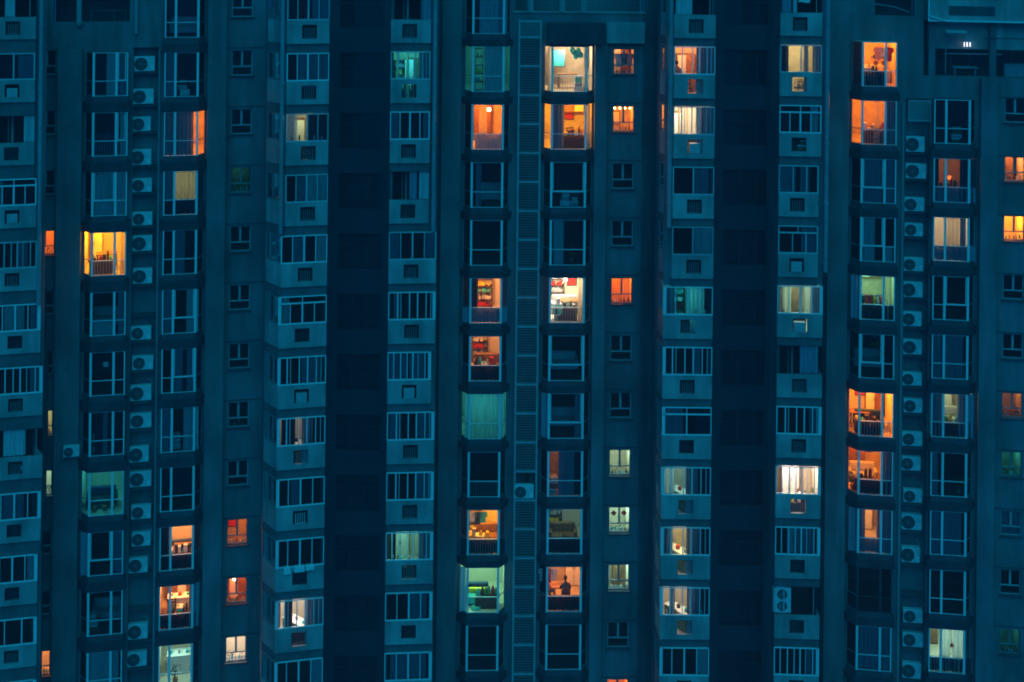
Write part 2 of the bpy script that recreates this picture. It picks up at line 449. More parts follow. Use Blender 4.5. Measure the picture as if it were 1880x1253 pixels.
def curtain(u, x0, x1, z0, z1, y, key, idx=0):
    m, nm = CLOTH[key]
    n = max(6, int(abs(x1-x0)/.035)); b = MB(); ph = rnd.uniform(0, 6)
    amp = .03
    pts = []
    for i in range(n+1):
        x = x0+(x1-x0)*i/n
        pts.append((x, y+amp*math.sin(ph+i*1.15)+amp*.4*math.sin(i*.53)))
    i0 = len(b.v)
    for j, z in enumerate((z1, (z0+z1)/2, z0)):
        for (x, yy) in pts: b.v.append((x, y+(yy-y)*(.7+.4*j), z))
    for j in range(2):
        for i in range(n): b.f.append((j*(n+1)+i, j*(n+1)+i+1, (j+1)*(n+1)+i+1, (j+1)*(n+1)+i))
    f = (x0+x1)/2/u['w']
    side = 'far left' if f < -.3 else 'left part' if f < -.08 else 'middle' if f < .12 else 'right part' if f < .32 else 'far right'
    nm2 = {'h': 'upper', 'l': 'lower'}.get(u.get('ch'), '')
    t = T('curtain', ('%s %s curtain at %s of %s' % (nm, nm2, side, u['where'].replace('in the ', ''))).replace('  ', ' '), 'curtain', u, (x0+x1)/2, 0, 0)
    b.v = [(x-(x0+x1)/2, yy, z) for x, yy, z in b.v]
    o = b.build('drape', m, t, smooth=True)
    MB().cyl((x0-(x0+x1)/2, y+.03, z1-.02), (x1-(x0+x1)/2, y+.03, z1-.02), .012, 6).build('curtain_rod', M_FRAME2, t)

LIGHTS = {'or': (1.0,.26,.012), 'dp': (1.0,.18,.008), 'yl': (1.0,.40,.008), 'pe': (1.0,.36,.11), 'cr': (1.0,.80,.58), 'ol': (.55,.60,.30),
          'gr': (.04,.58,.62), 'gc': (.42,.78,.66), 'pw': (.95,.80,.70), 'br': (.75,.28,.08), 'te': (.03,.45,.45)}
LIGHTS['yc'] = (.95, .85, .42)
LIGHTS['g2'] = (.28, .82, .52)
LNAME = {'yc': 'yellow-cream-lit', 'g2': 'turquoise-lit', 'or':'orange-lit','dp':'deep-orange-lit','yl':'amber-lit','pe':'peach-lit','cr':'cream-lit','ol':'olive-lit','gr':'green-lit','gc':'pale-green-lit','pw':'white-lit','br':'dim brown-lit','te':'dim teal-lit'}
def furnish(u, spec, x0, x1, zc, zf, y0, y1):
    """spec tokens: L<colour>:<power>, C<key><a>-<b>[h|l], F<item>@<x>"""
    w = x1-x0
    for tk in spec.split():
        if tk[0] == 'L':
            c, p = tk[1:].split(':')
            ld = bpy.data.lights.new('room_light', 'POINT'); ld.energy = float(p)*POW; ld.color = LIGHTS[c]; ld.shadow_soft_size = .12
            q = T('ceiling_lamp', '%s ceiling lamp %s' % (LNAME[c], u['where']), 'lamp', u, x0+w*.45, y0+(y1-y0)*.45, zc-.02)
            MB().cyl((0,0,0),(0,0,-.06), .16, 16, .14).build('lamp_shade', mat_emit('ceiling_glow_'+c, LIGHTS[c], 3.0), q)
            o = bpy.data.objects.new('room_light', ld); COL.objects.link(o); o.parent = q; o.location = (0,0,-.24)
        elif tk[0] == 'C':
            key = tk[1]; body = tk[2:]; hl = ''
            if body[-1] in 'hl': hl = body[-1]; body = body[:-1]
            a, b = [float(s) for s in body.split('-')]
            zt, zb = zc-.012, u.get('cz', zf+.012)
            zm = zc-(zc-zf)*.66
            if hl == 'h': zb = zm
            if hl == 'l': zt = zm  # dark lower drapes are added to darken the bottom third of lit bays
            u['ch'] = hl
            curtain(u, x0+w*a-(.05 if a == 0 else 0), x0+w*b+(.05 if b >= .99 else 0), zb, zt, y0+.07+rnd.uniform(0,.03), key)
        elif tk[0] == 'F':
            it, xx = tk[1:].split('@'); x = x0+w*float(xx); d = y1-y0; yb = y1
            if it == 'table': f_table(u, x, y0+d*.45, zf)
            elif it == 'chair': f_chair(u, x, y0+d*.3, zf, rnd.uniform(-.6,.6))
            elif it == 'cab': f_cabinet(u, x, yb-.26, zf)
            elif it == 'wcab': f_cabinet(u, x, yb-.26, zc-.8, 1.0, .6, M_WOOD, 'wooden wall cupboard')
            elif it == 'shelf': f_shelf(u, x, yb-.2, zf)
            elif it == 'nshelf': f_shelf(u, x, y0+.55, zf, .42, 2.1)
            elif it == 'pic': f_picture(u, x, yb-.01, zc-1.25)
            elif it == 'board': f_picture(u, x, y0+d*.6, zc-1.25, .75, .9, M_TEAL, 'green board')
            elif it == 'plant': f_plant(u, x, y0+.5, zf, .9)
            elif it == 'hplant': f_plant(u, x, y0+.5, zf+1.0, .5, 'raised leafy plant')
            elif it == 'sofa': f_sofa(u, x, y0+d*.55, zf)
            elif it == 'bsofa': f_sofa(u, x, y0+d*.35, zf, M_BLUEC, 'dark blue sofa')
            elif it == 'rsofa': f_sofa(u, x, y0+d*.45, zf, M_WOOD, 'brown sofa')
            elif it == 'box': f_boxes(u, x, y0+.5, zf, 3)
            elif it == 'counter': f_counter(u, x, y0+d*.5, zf)
            elif it == 'dcounter': f_counter(u, x, y0+d*.45, zf, 1.5, True)
            elif it == 'lamp': f_pendant(u, x, y0+d*.4, zc-.02, s=14)
            elif it == 'rlamp': f_pendant(u, x, y0+d*.3, zc-.7, (1,.12,.02), 'round red lantern', 3)
            elif it == 'clothes': f_clothes(u, x, y0+.35, zc-.2)
            elif it == 'clut':
                t = T('cluttered_sideboard', 'sideboard crowded with household things ' + u['where'], 'sideboard', u, x, y0+.5, zf)
                ww = min(1.1, w*.6)
                MB().box(-ww/2, ww/2, -.2, .2, 0, .62).build('cabinet', M_DWOOD, t, .01)
                xx = -ww/2+.06
                while xx < ww/2-.08:
                    a = rnd.uniform(.06, .2); h = rnd.uniform(.1, .5); mm = rnd.choice([M_DWOOD, M_BLACK, M_GREYBOX, M_RED, M_TEAL, M_WHITE, M_YEL, M_LEAF])
                    if rnd.random() < .5: MB().box(xx, xx+a, -.12, .12, .622, .622+h).build('box', mm, t, .01)
                    else: MB().cyl((xx+a/2, 0, .622), (xx+a/2, 0, .622+h*.6), a/2, 10).cyl((xx+a/2, 0, .622+h*.6), (xx+a/2, 0, .622+h), a/2, 10, a/5).build('vase', mm, t)
                    xx += a+.03
            elif it == 'toys': f_toys(u, x, y0+.8, zf)
            elif it == 'balloons': f_balloons(u, x, y0+.7, zc-.35)
            elif it == 'bulbs':
                for i in range(4): f_pendant(u, x0+w*(.12+.25*i), y0+.35, zc+.26, (1,.6,.25), '%s glowing bulb' % ['first','second','third','fourth'][i], 12)
            elif it == 'paper': f_picture(u, x, y0+.25, zf+1.25, .32, .32, M_WHITE, 'small pale paper square')
            elif it == 'bottles': f_bottles(u, x0+.1, x1-.1, y0+.09, u.get('sill', zf), 5)
            elif it == 'fu':
                for i, q in enumerate((.24, .74)):
                    t = T('paper_diamond', 'red paper diamond on %s pane %s' % (['left','right'][i], u['where']), 'decoration', u, x0+w*q, y0+.005, zc-.33)
                    MB().prism([(0,0),(.0,0.012)], 0, 0)
                    b = MB(); b.v = [(0,0,.15),(.15,0,0),(0,0,-.15),(-.15,0,0),(0,.01,.15),(.15,.01,0),(0,.01,-.15),(-.15,.01,0)]
                    b.f = [(0,1,2,3),(7,6,5,4),(0,4,5,1),(1,5,6,2),(2,6,7,3),(3,7,4,0)]
                    b.build('paper', M_RED, t)
            elif it == 'star':
                t = T('paper_star', 'red paper star behind glass ' + u['where'], 'decoration', u, x, y0+.1, zc-.85)
                b = MB(); pts = [(math.cos(R(90+36*i))*(.16 if i % 2 == 0 else .07), math.sin(R(90+36*i))*(.16 if i % 2 == 0 else .07)) for i in range(10)]
                b.v = [(a, 0, c) for a, c in pts] + [(a, .02, c) for a, c in pts]
                b.f = [tuple(range(10)), tuple(range(19, 9, -1))] + [(i, (i+1) % 10, 10+(i+1) % 10, 10+i) for i in range(10)]
                b.build('paper', M_RED, t)
            elif it == 'diners':
                f_table(u, x, y0+1.15, zf, 1.1, .76)
                f_chair(u, x-.75, y0+1.2, zf, R(90)); f_chair(u, x+.25, y0+.6, zf, R(180))
                f_person(u, x-.72, y0+1.2, zf, R(90), 'pink topped person at table', M_PINK)
                f_person(u, x+.25, y0+.62, zf, R(180), 'person from behind at a table', M_BLUEC)
            elif it == 'person': f_person(u, x, y0+.75, zf+.35, R(200), 'dark haired person in navy clothes', M_BLUEC)
POW = 2.0
def room(u, plan, yb, zf, zc, lit, parent, col=None):
    """room_interior: floor, ceiling, side and back walls behind the plan polyline (left to right)"""
    p = plan + [(plan[-1][0], yb), (plan[0][0], yb)]
    n = len(p)
    b = MB().prism(p, zf, zc, skip=range(len(plan)-1))
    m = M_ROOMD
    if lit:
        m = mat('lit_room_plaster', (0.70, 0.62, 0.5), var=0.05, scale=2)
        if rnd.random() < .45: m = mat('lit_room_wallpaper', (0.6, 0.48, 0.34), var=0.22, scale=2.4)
    return b.build('room_interior', m, parent)

def railing(plan, z0, z1, parent, m=None, step=.125):
    m = m or M_FRAME2
    b = MB()
    for p, q in zip(plan, plan[1:]):
        L = math.hypot(q[0]-p[0], q[1]-p[1]); n = max(1, int(L/step))
        b.tube([(p[0],p[1],z1), (q[0],q[1],z1)], .02, 6)
        for i in range(1, n):
            f = i/n; x, y = p[0]+(q[0]-p[0])*f, p[1]+(q[1]-p[1])*f
            b.box(x-.011, x+.011, y-.011, y+.011, z0, z1)
    b.build('railing', m, parent)

def row_z(w, px, off, y0, y10, k):
    """height of row k from measured pixel rows of row 0 and row 10 (px is the column at mid height)"""
    def z(py): return w.hit(px - (py-MID)*math.tan(ROLL), py, off)[1]
    a, b = z(y0), z(y10)
    return a + (b-a)*k/10.0

# ------------------------------------------------------------------ bays
def bay_column(w, nm, xs, off, y0, y10, specs, chL=True, chR=True, hole_list=None, kmin=0, wallref=None):
    """xs: pixel columns at mid height: left edge, posts..., right edge (edges lie on the wall side)"""
    X = [w.lx(p, off) for p in xs]
    sc = (w.lx(xs[-1], off)-w.lx(xs[0], off))/(xs[-1]-xs[0])      # metres per pixel
    ax = (X[0]+X[-1])/2
    x = [v-ax for v in X]; W = x[-1]-x[0]
    for k in range(kmin, 12):
        spec = specs.get(k, '')
        zt = row_z(w, (xs[0]+xs[-1])/2, off, y0, y10, k)
        H = 83*sc; P = 2.9
        u = dict(wing=w, ax=ax, ay=-off, az=zt, w=W, where=where(nm, k))
        e = empty('bay_window', w.world(ax, -off, zt), w.th, building)
        cd = off-.05
        plan = list(x)
        pts = []
        if chL: pts += [(x[0], cd), (x[1], 0)]
        else: pts += [(x[0], 0)]
        pts += [(v, 0) for v in (x[2:-2] if chR and chL else (x[1:-2] if chR else x[2:-1]))]
        if chR: pts += [(x[-2], 0), (x[-1], cd)]
        else: pts += [(x[-1], 0)]
        lit = 'L' in [t[0] for t in spec.split()]
        if lit: e['label'] = '%s bay window' % [LNAME[t[1:3]] for t in spec.split() if t[0] == 'L'][0]
        zm = -H*.655
        fm = M_FRAME
        if True:
            if 'nf' in spec.split(): fm = M_BLACK
            b = MB(); sides = []
            for i, (p, q) in enumerate(zip(pts, pts[1:])):
                L = math.hypot(q[0]-p[0], q[1]-p[1]); side = (p[1] != 0 or q[1] != 0)
                g = b
                if side: g = MB(); sides.append(g)
                off_y = .0
                g.seg(p, q, .04, -.025, 0); g.seg(p, q, .04, zm-.016, zm+.016); g.seg(p, q, .04, -H, -H+.022)
            for i, (px_, py_) in enumerate(pts):
                inner = 0 < i < len(pts)-1
                hw = (.055 if i in (1, len(pts)-2) and py_ == 0 else .04) if inner else .02
                if not inner and py_ == 0: hw = .028
                g = b if (inner or py_ == 0) else sides[0 if i == 0 else -1]
                g.box(px_-hw, px_+hw, py_-.03, py_+.06, -H-.004, .004)
            # casement in one sash now and then
            if rnd.random() < .5 and not lit:
                i = rnd.choice(range(len(pts)-1)); p, q = pts[i], pts[i+1]
                if p[1] == q[1] == 0:
                    b.box(p[0]+.07, p[0]+.11, .005, .045, zm+.02, -.05); b.box(q[0]-.11, q[0]-.07, .005, .045, zm+.02, -.05)
                    b.box(p[0]+.11, q[0]-.11, .005, .045, zm+.025, zm+.06)
            b.build('window_frame', fm, e); [g.build('side_frame', M_FRAME3, e) for g in sides]
            g = MB()
            for p, q in zip(pts, pts[1:]):
                dx, dy = q[0]-p[0], q[1]-p[1]; L = math.hypot(dx, dy); nx, ny = -dy/L*.025, dx/L*.025
                g.quad((p[0]+nx, p[1]+ny, -H+.02), (q[0]+nx, q[1]+ny, -H+.02), (q[0]+nx, q[1]+ny, -.02), (p[0]+nx, p[1]+ny, -.02))
            g.build('pane', GLASS, e)
        if 'R' in spec.split():
            railing([(a, c+.12) for a, c in pts[(1 if chL else 0):(-1 if chR else None)]], -H+.04, zm-.02, e)
        # spandrel below the glass and the projecting ledge above the next bay, bay shade painted into both
        sp = [(x[0]-.02, off-.002)] if not chL else [(x[0]-.02, off-.002)]
        ext = [(x[0]-.02, off-.002)] + ([(x[0]-.02, -.01)] if not chL else [(x[1]-.02, -.01)]) + ([(x[-1]+.02, -.01)] if not chR else [(x[-2]+.02, -.01)]) + [(x[-1]+.02, off-.002)]
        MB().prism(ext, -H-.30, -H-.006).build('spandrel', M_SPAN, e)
        d = .17
        ext2 = [(x[0]-d, off-.002)] + ([(x[0]-d, -.03)] if not chL else [(x[1]-d*.5, -.03)]) + ([(x[-1]+d, -.03)] if not chR else [(x[-2]+d*.5, -.03)]) + [(x[-1]+d, off-.002)]
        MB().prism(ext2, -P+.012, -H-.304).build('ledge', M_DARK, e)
        rp = [(a+(.004 if a < 0 else -.004), c+.055) for a, c in pts]
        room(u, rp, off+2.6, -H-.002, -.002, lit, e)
        furnish(u, spec, x[0]+.05, x[-1]-.05, -.01, -H, .06, off+2.55)
        if 'S' in spec.split():
            for q, on in ((0, chL), (1, chR)):
                if not on: continue
                p0, p1 = (pts[0], pts[1]) if q == 0 else (pts[-2], pts[-1])
                cm, cn = CLOTH['d' if k % 2 else 'b']
                t = T('curtain', '%s side curtain at %s end of %s' % (cn, ['left', 'right'][q], u['where'].replace('in the ', '')), 'curtain', u, p0[0], p0[1], 0)
                b = MB(); n = 8; i0 = 0
                for zz in (-.01, -H+.01):
                    for i in range(n+1):
                        f = i/n; b.v.append(((p1[0]-p0[0])*f + (.01 if q == 0 else -.01), (p1[1]-p0[1])*f+.085+.02*math.sin(i*1.7), zz))
                for i in range(n): b.f.append((i, i+1, n+2+i, n+1+i))
                b.build('drape', cm, t, smooth=True)
                MB().cyl(b.v[0], b.v[n], .01, 6).build('curtain_rod', M_FRAME2, t)
        if hole_list is not None:
            hole_list.append((ax+x[0]-.004, ax+x[-1]+.004, zt-H-.006, zt+.004))

# ------------------------------------------------------------------ small kitchen windows
def small_column(w, nm, xl, xr, y0, y10, specs, hole_list, kmin=-1):
    X0, X1 = w.lx(xl), w.lx(xr); ax = (X0+X1)/2; W = X1-X0; sc = W/(xr-xl)
    for k in range(kmin, 12):
        spec = specs.get(k, '')
        zt = row_z(w, (xl+xr)/2, 0, y0, y10, k); H = 47*sc; hw = W/2
        u = dict(wing=w, ax=ax, ay=0, az=zt, w=W, where=where(nm, k), sill=-H+.05)
        e = empty('small_window', w.world(ax, 0, zt), w.th, building)
        lit = 'L' in [t[0] for t in spec.split()]
        if lit: e['label'] = '%s small window' % [LNAME[t[1:3]] for t in spec.split() if t[0] == 'L'][0]
        yf = .12; zm = -H*.62
        b = MB()
        b.box(-hw, -hw+.045, yf, yf+.05, -H, 0); b.box(hw-.045, hw, yf, yf+.05, -H, 0)
        b.box(-hw+.045, hw-.045, yf+.001, yf+.05, -.045, 0)
        b.box(-.05, .05, yf-.01, yf+.05, zm, -.045); b.box(-hw+.045, hw-.045, yf-.005, yf+.05, zm-.06, zm)
        b.box(-hw+.045, hw-.045, yf+.001, yf+.05, -H, -H+.04)
        b.build('window_frame', M_FRAME2 if not lit else M_FRAME3, e)  # lit windows take a darker metal, the backlit silhouette put into the colour
        MB().quad((-hw+.02, yf+.02, -H+.02), (hw-.02, yf+.02, -H+.02), (hw-.02, yf+.02, -.02), (-hw+.02, yf+.02, -.02)).build('pane', GLASS, e)
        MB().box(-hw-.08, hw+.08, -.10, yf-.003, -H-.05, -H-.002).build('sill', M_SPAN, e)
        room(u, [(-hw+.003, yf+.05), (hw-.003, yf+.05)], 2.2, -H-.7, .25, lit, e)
        furnish(u, spec, -hw+.02, hw-.02, -.02, -H-.65, yf+.05, 2.15)
        hole_list.append((X0-.004, X1+.004, zt-H-.004, zt+.004))

def wall(w, name, X0, X1, holes, m, y0=0.0, th=.6, z0=BOTZ, z1=TOPZ):
    """one wall with openings, built of upright strips"""
    xs = sorted({X0, X1} | {max(X0, min(X1, h[i])) for h in holes for i in (0, 1)})
    b = MB()
    for a, c in zip(xs, xs[1:]):
        if c-a < 1e-5: continue
        mid = (a+c)/2
        hs = sorted([(h[2], h[3]) for h in holes if h[0] < mid < h[1]])
        z = z0
        for lo, hi in hs:
            if lo > z: b.box(a, c, y0, y0+th, z, min(lo, z1))
            z = max(z, hi)
        if z < z1: b.box(a, c, y0, y0+th, z, z1)
    o = b.build(name, m, building)
    o.location = (w.o.x, w.o.y, 0); o.rotation_euler = (0, 0, w.th)
    return o
def wobj(w, mb, name, m, bevel=0, smooth=False):
    o = mb.build(name, m, building, bevel, smooth)
    o.location = (w.o.x, w.o.y, 0); o.rotation_euler = (0, 0, w.th)
    return o

# ------------------------------------------------------------------ balconies
rq = random.Random(3)
def balcony_column(w, nm, inner, outer, outs, oback, depth, y0, y10, specs, pats, niches, outer_right, kmin=-1):
    """inner/outer: pixel columns at mid height of the recess side and the core's outer edge; outs[k]: the outer edge of each enclosure"""
    Xi, Xo = w.lx(inner), w.lx(outer); ax = (Xi+Xo)/2; s = 1 if outer_right else -1
    sc = abs(Xo-Xi)/abs(outer-inner)
    xi, xo = Xi-ax, Xo-ax
    # side walls of the whole column
    b = MB()
    b.seg(*(((xi, .32), (xi, depth+1.6)) if s < 0 else ((xi, depth+1.6), (xi, .32))), .14, BOTZ, TOPZ)
    side = [(xo, .32), (xo+s*oback, depth*.55), (xo+s*oback, depth+.2)]
    o = b.build('side_wall', M_WALL, building); o.location = w.world(ax, 0, 0); o.rotation_euler = (0,0,w.th)
    W = abs(Xo-Xi)
    for k in range(kmin, 12):
        spec = specs.get(k, '')
        if 'L' not in spec and 'C' not in spec or (k*5+len(nm)) % 3 == 0 and 'L' not in spec:
            a_ = rq.choice([.02, .26, .52, .76]); spec += ' C%s%.2f-%.2f' % (rq.choice('pb'), a_, min(1, a_+rq.choice([.2, .24, .42])))
        toks = spec.split()
        xw = w.lx(outs(k))-ax                       # outer edge of this enclosure
        lo, hi = min(xi, xw), max(xi, xw)
        zt = row_z(w, (inner+outer)/2, 0, y0, y10, k); P = 2.9; H = 51*sc
        u = dict(wing=w, ax=ax, ay=0, az=zt, w=W, where=where(nm, k), sill=-H+.04, cz=-H-.02)
        e = empty('balcony', w.world(ax, 0, zt), w.th, building)
        lit = any(t[0] == 'L' for t in toks)
        if lit: u.pop('cz')
        if lit: e['label'] = '%s enclosed balcony' % [LNAME[t[1:3]] for t in toks if t[0] == 'L'][0]
        zp = -H-.03; zpb = -95*sc
        # parapet with its conditioner niche
        nc = (lo+hi)/2 + (.0 if k > 3 else -s*.06); nw = 13.5*sc; nt, nb = -60*sc, -86*sc
        b = MB()
        b.box(lo, nc-nw, 0, .12, zpb, zp); b.box(nc+nw, hi, 0, .12, zpb, zp)
        b.box(nc-nw, nc+nw, 0, .12, nt, zp); b.box(nc-nw, nc+nw, 0, .12, zpb, nb)
        # side return of the parapet and the wall above and below the side window
        q = (xo+s*oback, depth*.55); p = (xw, .0) if True else None
        sg = (lambda a, c, t, z0, z1: b.seg(a, c, t, z0, z1)) if s > 0 else (lambda a, c, t, z0, z1: b.seg(c, a, t, z0, z1))
        sg((xw, .122), q, .1, zpb, zp)
        b.build('parapet', M_PARA, e)
        b = MB()
        # lintel over the next window down, set back under the parapet
        b.box(lo, hi, .10, .3, -P+.006, zpb-.004)
        if s > 0: b.seg((xw, .302), (q[0], q[1]+.0), .1, -P+.006, zpb-.004)
        else: b.seg((q[0], q[1]), (xw, .302), .1, -P+.006, zpb-.004)
        b.build('lintel', M_LINT, e)
        b = MB()
        if s > 0: b.seg(q, (q[0], depth+.4), .12, -P+.006, .004)
        else: b.seg((q[0], depth+.4), q, .12, -P+.006, .004)
        if abs(xw-xo) > .05: b.box(min(xw, xo)+.004, max(xw, xo), .32, .45, -P+.008, .002)
        b.build('cheek_wall', M_WALL, e)
        # niche
        nk = niches.get(k, 'bars')
        b = MB()
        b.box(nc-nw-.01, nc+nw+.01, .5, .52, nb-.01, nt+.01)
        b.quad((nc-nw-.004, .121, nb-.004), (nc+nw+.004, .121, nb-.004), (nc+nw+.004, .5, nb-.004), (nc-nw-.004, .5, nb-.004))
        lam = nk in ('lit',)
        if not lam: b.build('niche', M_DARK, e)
        else:
            b = MB()
            for xa in (nc-nw-.012, nc+nw): b.box(xa, xa+.012, .122, .128, nb, nt)
            b.build('niche_trim', M_LINT, e)
        if nk in ('bars', 'lit', 'white'):
            b = MB(); n = 5
            fm = M_FRAME3 if nk != 'white' else M_FRAME
            for i in range(n): 
                xx = nc-nw*.62+nw*1.24*i/(n-1); b.box(xx-.013, xx+.013, .03, .05, nb+.06, nt-.13)
            b.box(nc-nw*.7, nc+nw*.7, .03, .05, nb+.04, nb+.06)
            b.build('grille', fm, e)
        elif nk == 'box':
            MB().box(nc-nw*.75, nc+nw*.75, .04, .3, nb+.004, nt-.2).build('niche_cover', M_FRAME2, e, .02)
        # glazing
        pat = pats.get(k, '4'); z1 = 0.0
        if pat != 'open':
            fr = (M_FRAME if (k > 3 or (k*7+len(nm)) % 3 == 0) else M_FRAMEM) if pat[-1] != 'g' else M_FRAME2
            T_ = 't' in pat
            b = MB()
            wl = abs(xw-xi)
            hwc = .075 if k > 3 else .03
            ypos = .02
            b.box(lo+.002, hi-.002, ypos, ypos+.06, -H-.026, -H+.035); b.box(lo+.002, hi-.002, ypos, ypos+.06, -.05, -.004)
            co = hi if s > 0 else lo; ci = lo if s > 0 else hi
            b.box(min(co, co-s*hwc*2), max(co, co-s*hwc*2), ypos-.004, ypos+.08, -H-.02, -.004)
            b.box(min(ci, ci+s*.045), max(ci, ci+s*.045), ypos-.004, ypos+.06, -H-.02, -.004)
            zh = -.05
            if T_:
                zh = -H*.26; b.box(lo+.05, hi-.05, ypos-.004, ypos+.06, zh-.035, zh+.035)
                c = (lo+hi)/2; b.box(c-.02, c+.02, ypos, ypos+.05, zh, -.05)
            posts = {'4': [(.25,.02),(.5,.04),(.75,.02)], '2': [(.5,.03)], '5': [(.2,.03),(.27,.012),(.45,.025),(.62,.03),(.8,.02),(.9,.012)],
                     '6': [(.14,.02),(.3,.025),(.45,.02),(.58,.03),(.7,.012),(.86,.02)], '3': [(.36,.02),(.7,.03)]}[pat[0]]
            for f, hw in posts:
                xx = lo+(hi-lo)*f; b.box(xx-hw, xx+hw, ypos, ypos+.055, -H+.035, zh)
            b.build('window_frame', fr, e)
            g = MB().quad((lo+.02, ypos+.03, -H), (hi-.02, ypos+.03, -H), (hi-.02, ypos+.03, -.03), (lo+.02, ypos+.03, -.03))
            g.build('pane', GLASS, e)
        else:
            b = MB(); xx = lo+(hi-lo)*.42
            b.box(xx-.05, xx+.05, 1.2, 1.26, -H-.6, -.03); b.box(xx-.2, xx-.17, 1.2, 1.25, -H-.6, -.03)
            b.box(lo+.1, hi-.1, 1.2, 1.25, -.12, -.05); b.box(hi-.2, hi-.19, 1.2, 1.24, -.06, -.05)
            b.build('window_frame', M_FRAME2, e)
            MB().cyl((hi-.28, .1, -H-.02), (hi-.28, .1, -.02), .018, 8).build('post', M_FRAME2, e)
        # side window on the outer flank
        b = MB(); A = (xw, .13); Q = q
        def flank(a, c, t, z0, z1):
            (b.seg(a, c, t, z0, z1) if s > 0 else b.seg(c, a, t, z0, z1))
        if pat != 'open':
            flank(A, Q, .05, -H, -H+.05); flank(A, Q, .05, -.06, -.01)
            L = math.hypot(Q[0]-A[0], Q[1]-A[1])
            for f in (.33, .66, .97):
                px_, py_ = A[0]+(Q[0]-A[0])*f, A[1]+(Q[1]-A[1])*f
                b.box(px_-.02, px_+.02, py_-.03, py_+.03, -H+.05, -.06)
            b.build('side_frame', M_FRAME3, e)
            MB().quad((A[0]-s*.03, A[1], -H), (Q[0]-s*.03, Q[1], -H), (Q[0]-s*.03, Q[1], -.03), (A[0]-s*.03, A[1], -.03)).build('side_pane', GLASS, e)
        # room
        rx0, rx1 = (xi+s*.15, xo+s*(oback-.05) if s*oback < 0 else xo-s*.02); a0, a1 = min(rx0, rx1), max(rx0, rx1)
        yb = 3.0
        b = MB()
        fl, ce = zp-.75, -.006
        pl = [(min(xi+s*.004, xw-s*.004) if s > 0 else xw+.004, .13), ((xw-.004) if s > 0 else xi-.004, .13)]
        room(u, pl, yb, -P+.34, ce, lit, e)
        wl = xw-s*.05; il = xi+s*.05
        furnish(u, spec, min(wl, il), max(wl, il), -.02, -P+.36, .12, yb-.05)

# ------------------------------------------------------------------ conditioners
def conditioner(wpos, rz, label, group, w=.95, h=.72, two=False, broken=False):
    t = tag(empty('air_conditioner', wpos, rz), label, 'air conditioner', group)
    MB().box(-w/2, w/2, -.32, 0, .04, .04+h).build('casing', M_AC, t, .025)
    fx = -w*.17 if not two else 0
    hs = [h*.5] if not two else [h*.27, h*.74]
    r = min(w, h)*.43 if not two else h*.2
    for hh in hs:
        g = MB(); g.cyl((fx, -.321, .04+hh), (fx, -.326, .04+hh), r, 24)
        g.build('fan_opening', M_ACD, t)
        g = MB()
        for rr in (r, r*.66, r*.33):
            n = 20
            g.tube([(fx+rr*math.cos(6.2832*i/n), -.333, .04+hh+rr*math.sin(6.2832*i/n)) for i in range(n+1)], .006, 4)
        g.cyl((fx, -.34, .04+hh), (fx, -.328, .04+hh), .05, 12)
        for a in range(0, 180, 30):
            c, s_ = math.cos(R(a))*r, math.sin(R(a))*r; g.cyl((fx-c, -.335, .04+hh-s_), (fx+c, -.335, .04+hh+s_), .004, 4)
        g.build('fan_grille', M_FRAME3, t)
    for s_ in (-1, 1): MB().box(s_*w*.36-.04, s_*w*.36+.04, -.28, -.04, 0, .04).build('foot', M_ACD, t)
    if not two:
        MB().box(w*.30, w*.46, -.328, -.321, .12, .12+h*.3).build('service_panel', M_WHITE, t)
        if rnd.random() < .7:
            q = rnd.uniform(-.1, .25)
            MB().tube([(w*.5, -.1, .2), (w*.56, -.12, .3), (w*.57, -.1+q*.3, .5), (w*.5, -.02, h+.1+q), (w*.3, .0, h+.25+q)], .018, 6).build('hose', rnd.choice([M_FRAME3, M_BLACK, M_FRAME2]), t)
    return t

# ================================================================== the building
OFF = .6
WL = Wing(0, 67.5, 500, 70.1)
WC = Wing(800, 70.9, 1205, 71.2)
WR = Wing(1515, 70.6, 1950, 69.2)

# ---- left wing
hl = []
A_spec = {0: 'Cp.5-.72 Cb.8-1', 1: 'R Cp.86-1 Fbsofa@.5', 2: 'Cp.2-1', 3: 'Lyl:120 R Fclut@.4 Ftable@.5 Fplant@.25 Fcab@.1 Cw.9-1', 4: 'Cp.22-.8l Cb.85-1 Fsofa@.5', 5: 'Fpaper@.55',
          6: 'Cd.3-.5 Cb.5-.62 Fbox@.35', 7: 'Lgr:16 Fbsofa@.45 Fplant@.3 Fplant@.75 Fplant@.55 Fpic@.55', 8: 'Cb0-.15 Cb.78-1', 9: 'Fsofa@.6 Fplant@.4 Fbox@.3',
          10: 'Cp.15-.95', 11: ''}
bay_column(WL, 'window|first bay column from left', [151, 167, 209, 229], OFF, 97, 1197, A_spec, True, False, hl)
B_spec = {-1: 'Fwall@.5', 0: 'Cb0-.28 Fbox@.45', 1: 'Cb0-.74 Lor:90', 2: 'S Cw.26-.82h Cb0-.24h Cd0-1l Lol:26 Fshelf@.5', 3: 'Cb.28-.55', 4: 'Cp.6-.92 Cb0-.25', 5: 'Cb.27-.52 Cb.62-.9',
          6: 'Cp.55-.95 Cb0-.25 Fbox@.38', 7: 'Cd.3-.8h Cd0-.25h', 8: 'S Cd0-1l Lpe:95 Fclut@.5 Fpic@.45 Fpic@.65 Fbsofa@.45 Ftable@.6 Fbox@.2 Cdl.0-.1'.replace('Cdl.0-.1', 'Cd0-.22'),
          9: 'S Cd0-1l Lpe:95 Fclut@.45 Fcounter@.5 Fcab@.4 Fchair@.3 Fbox@.5 Cb.75-1', 10: 'S Lgc:30 Fsofa@.55 Fcounter@.5 Fplant@.4 Fwcab@.6'}
B_spec[-1] = 'Fsofa@.45'
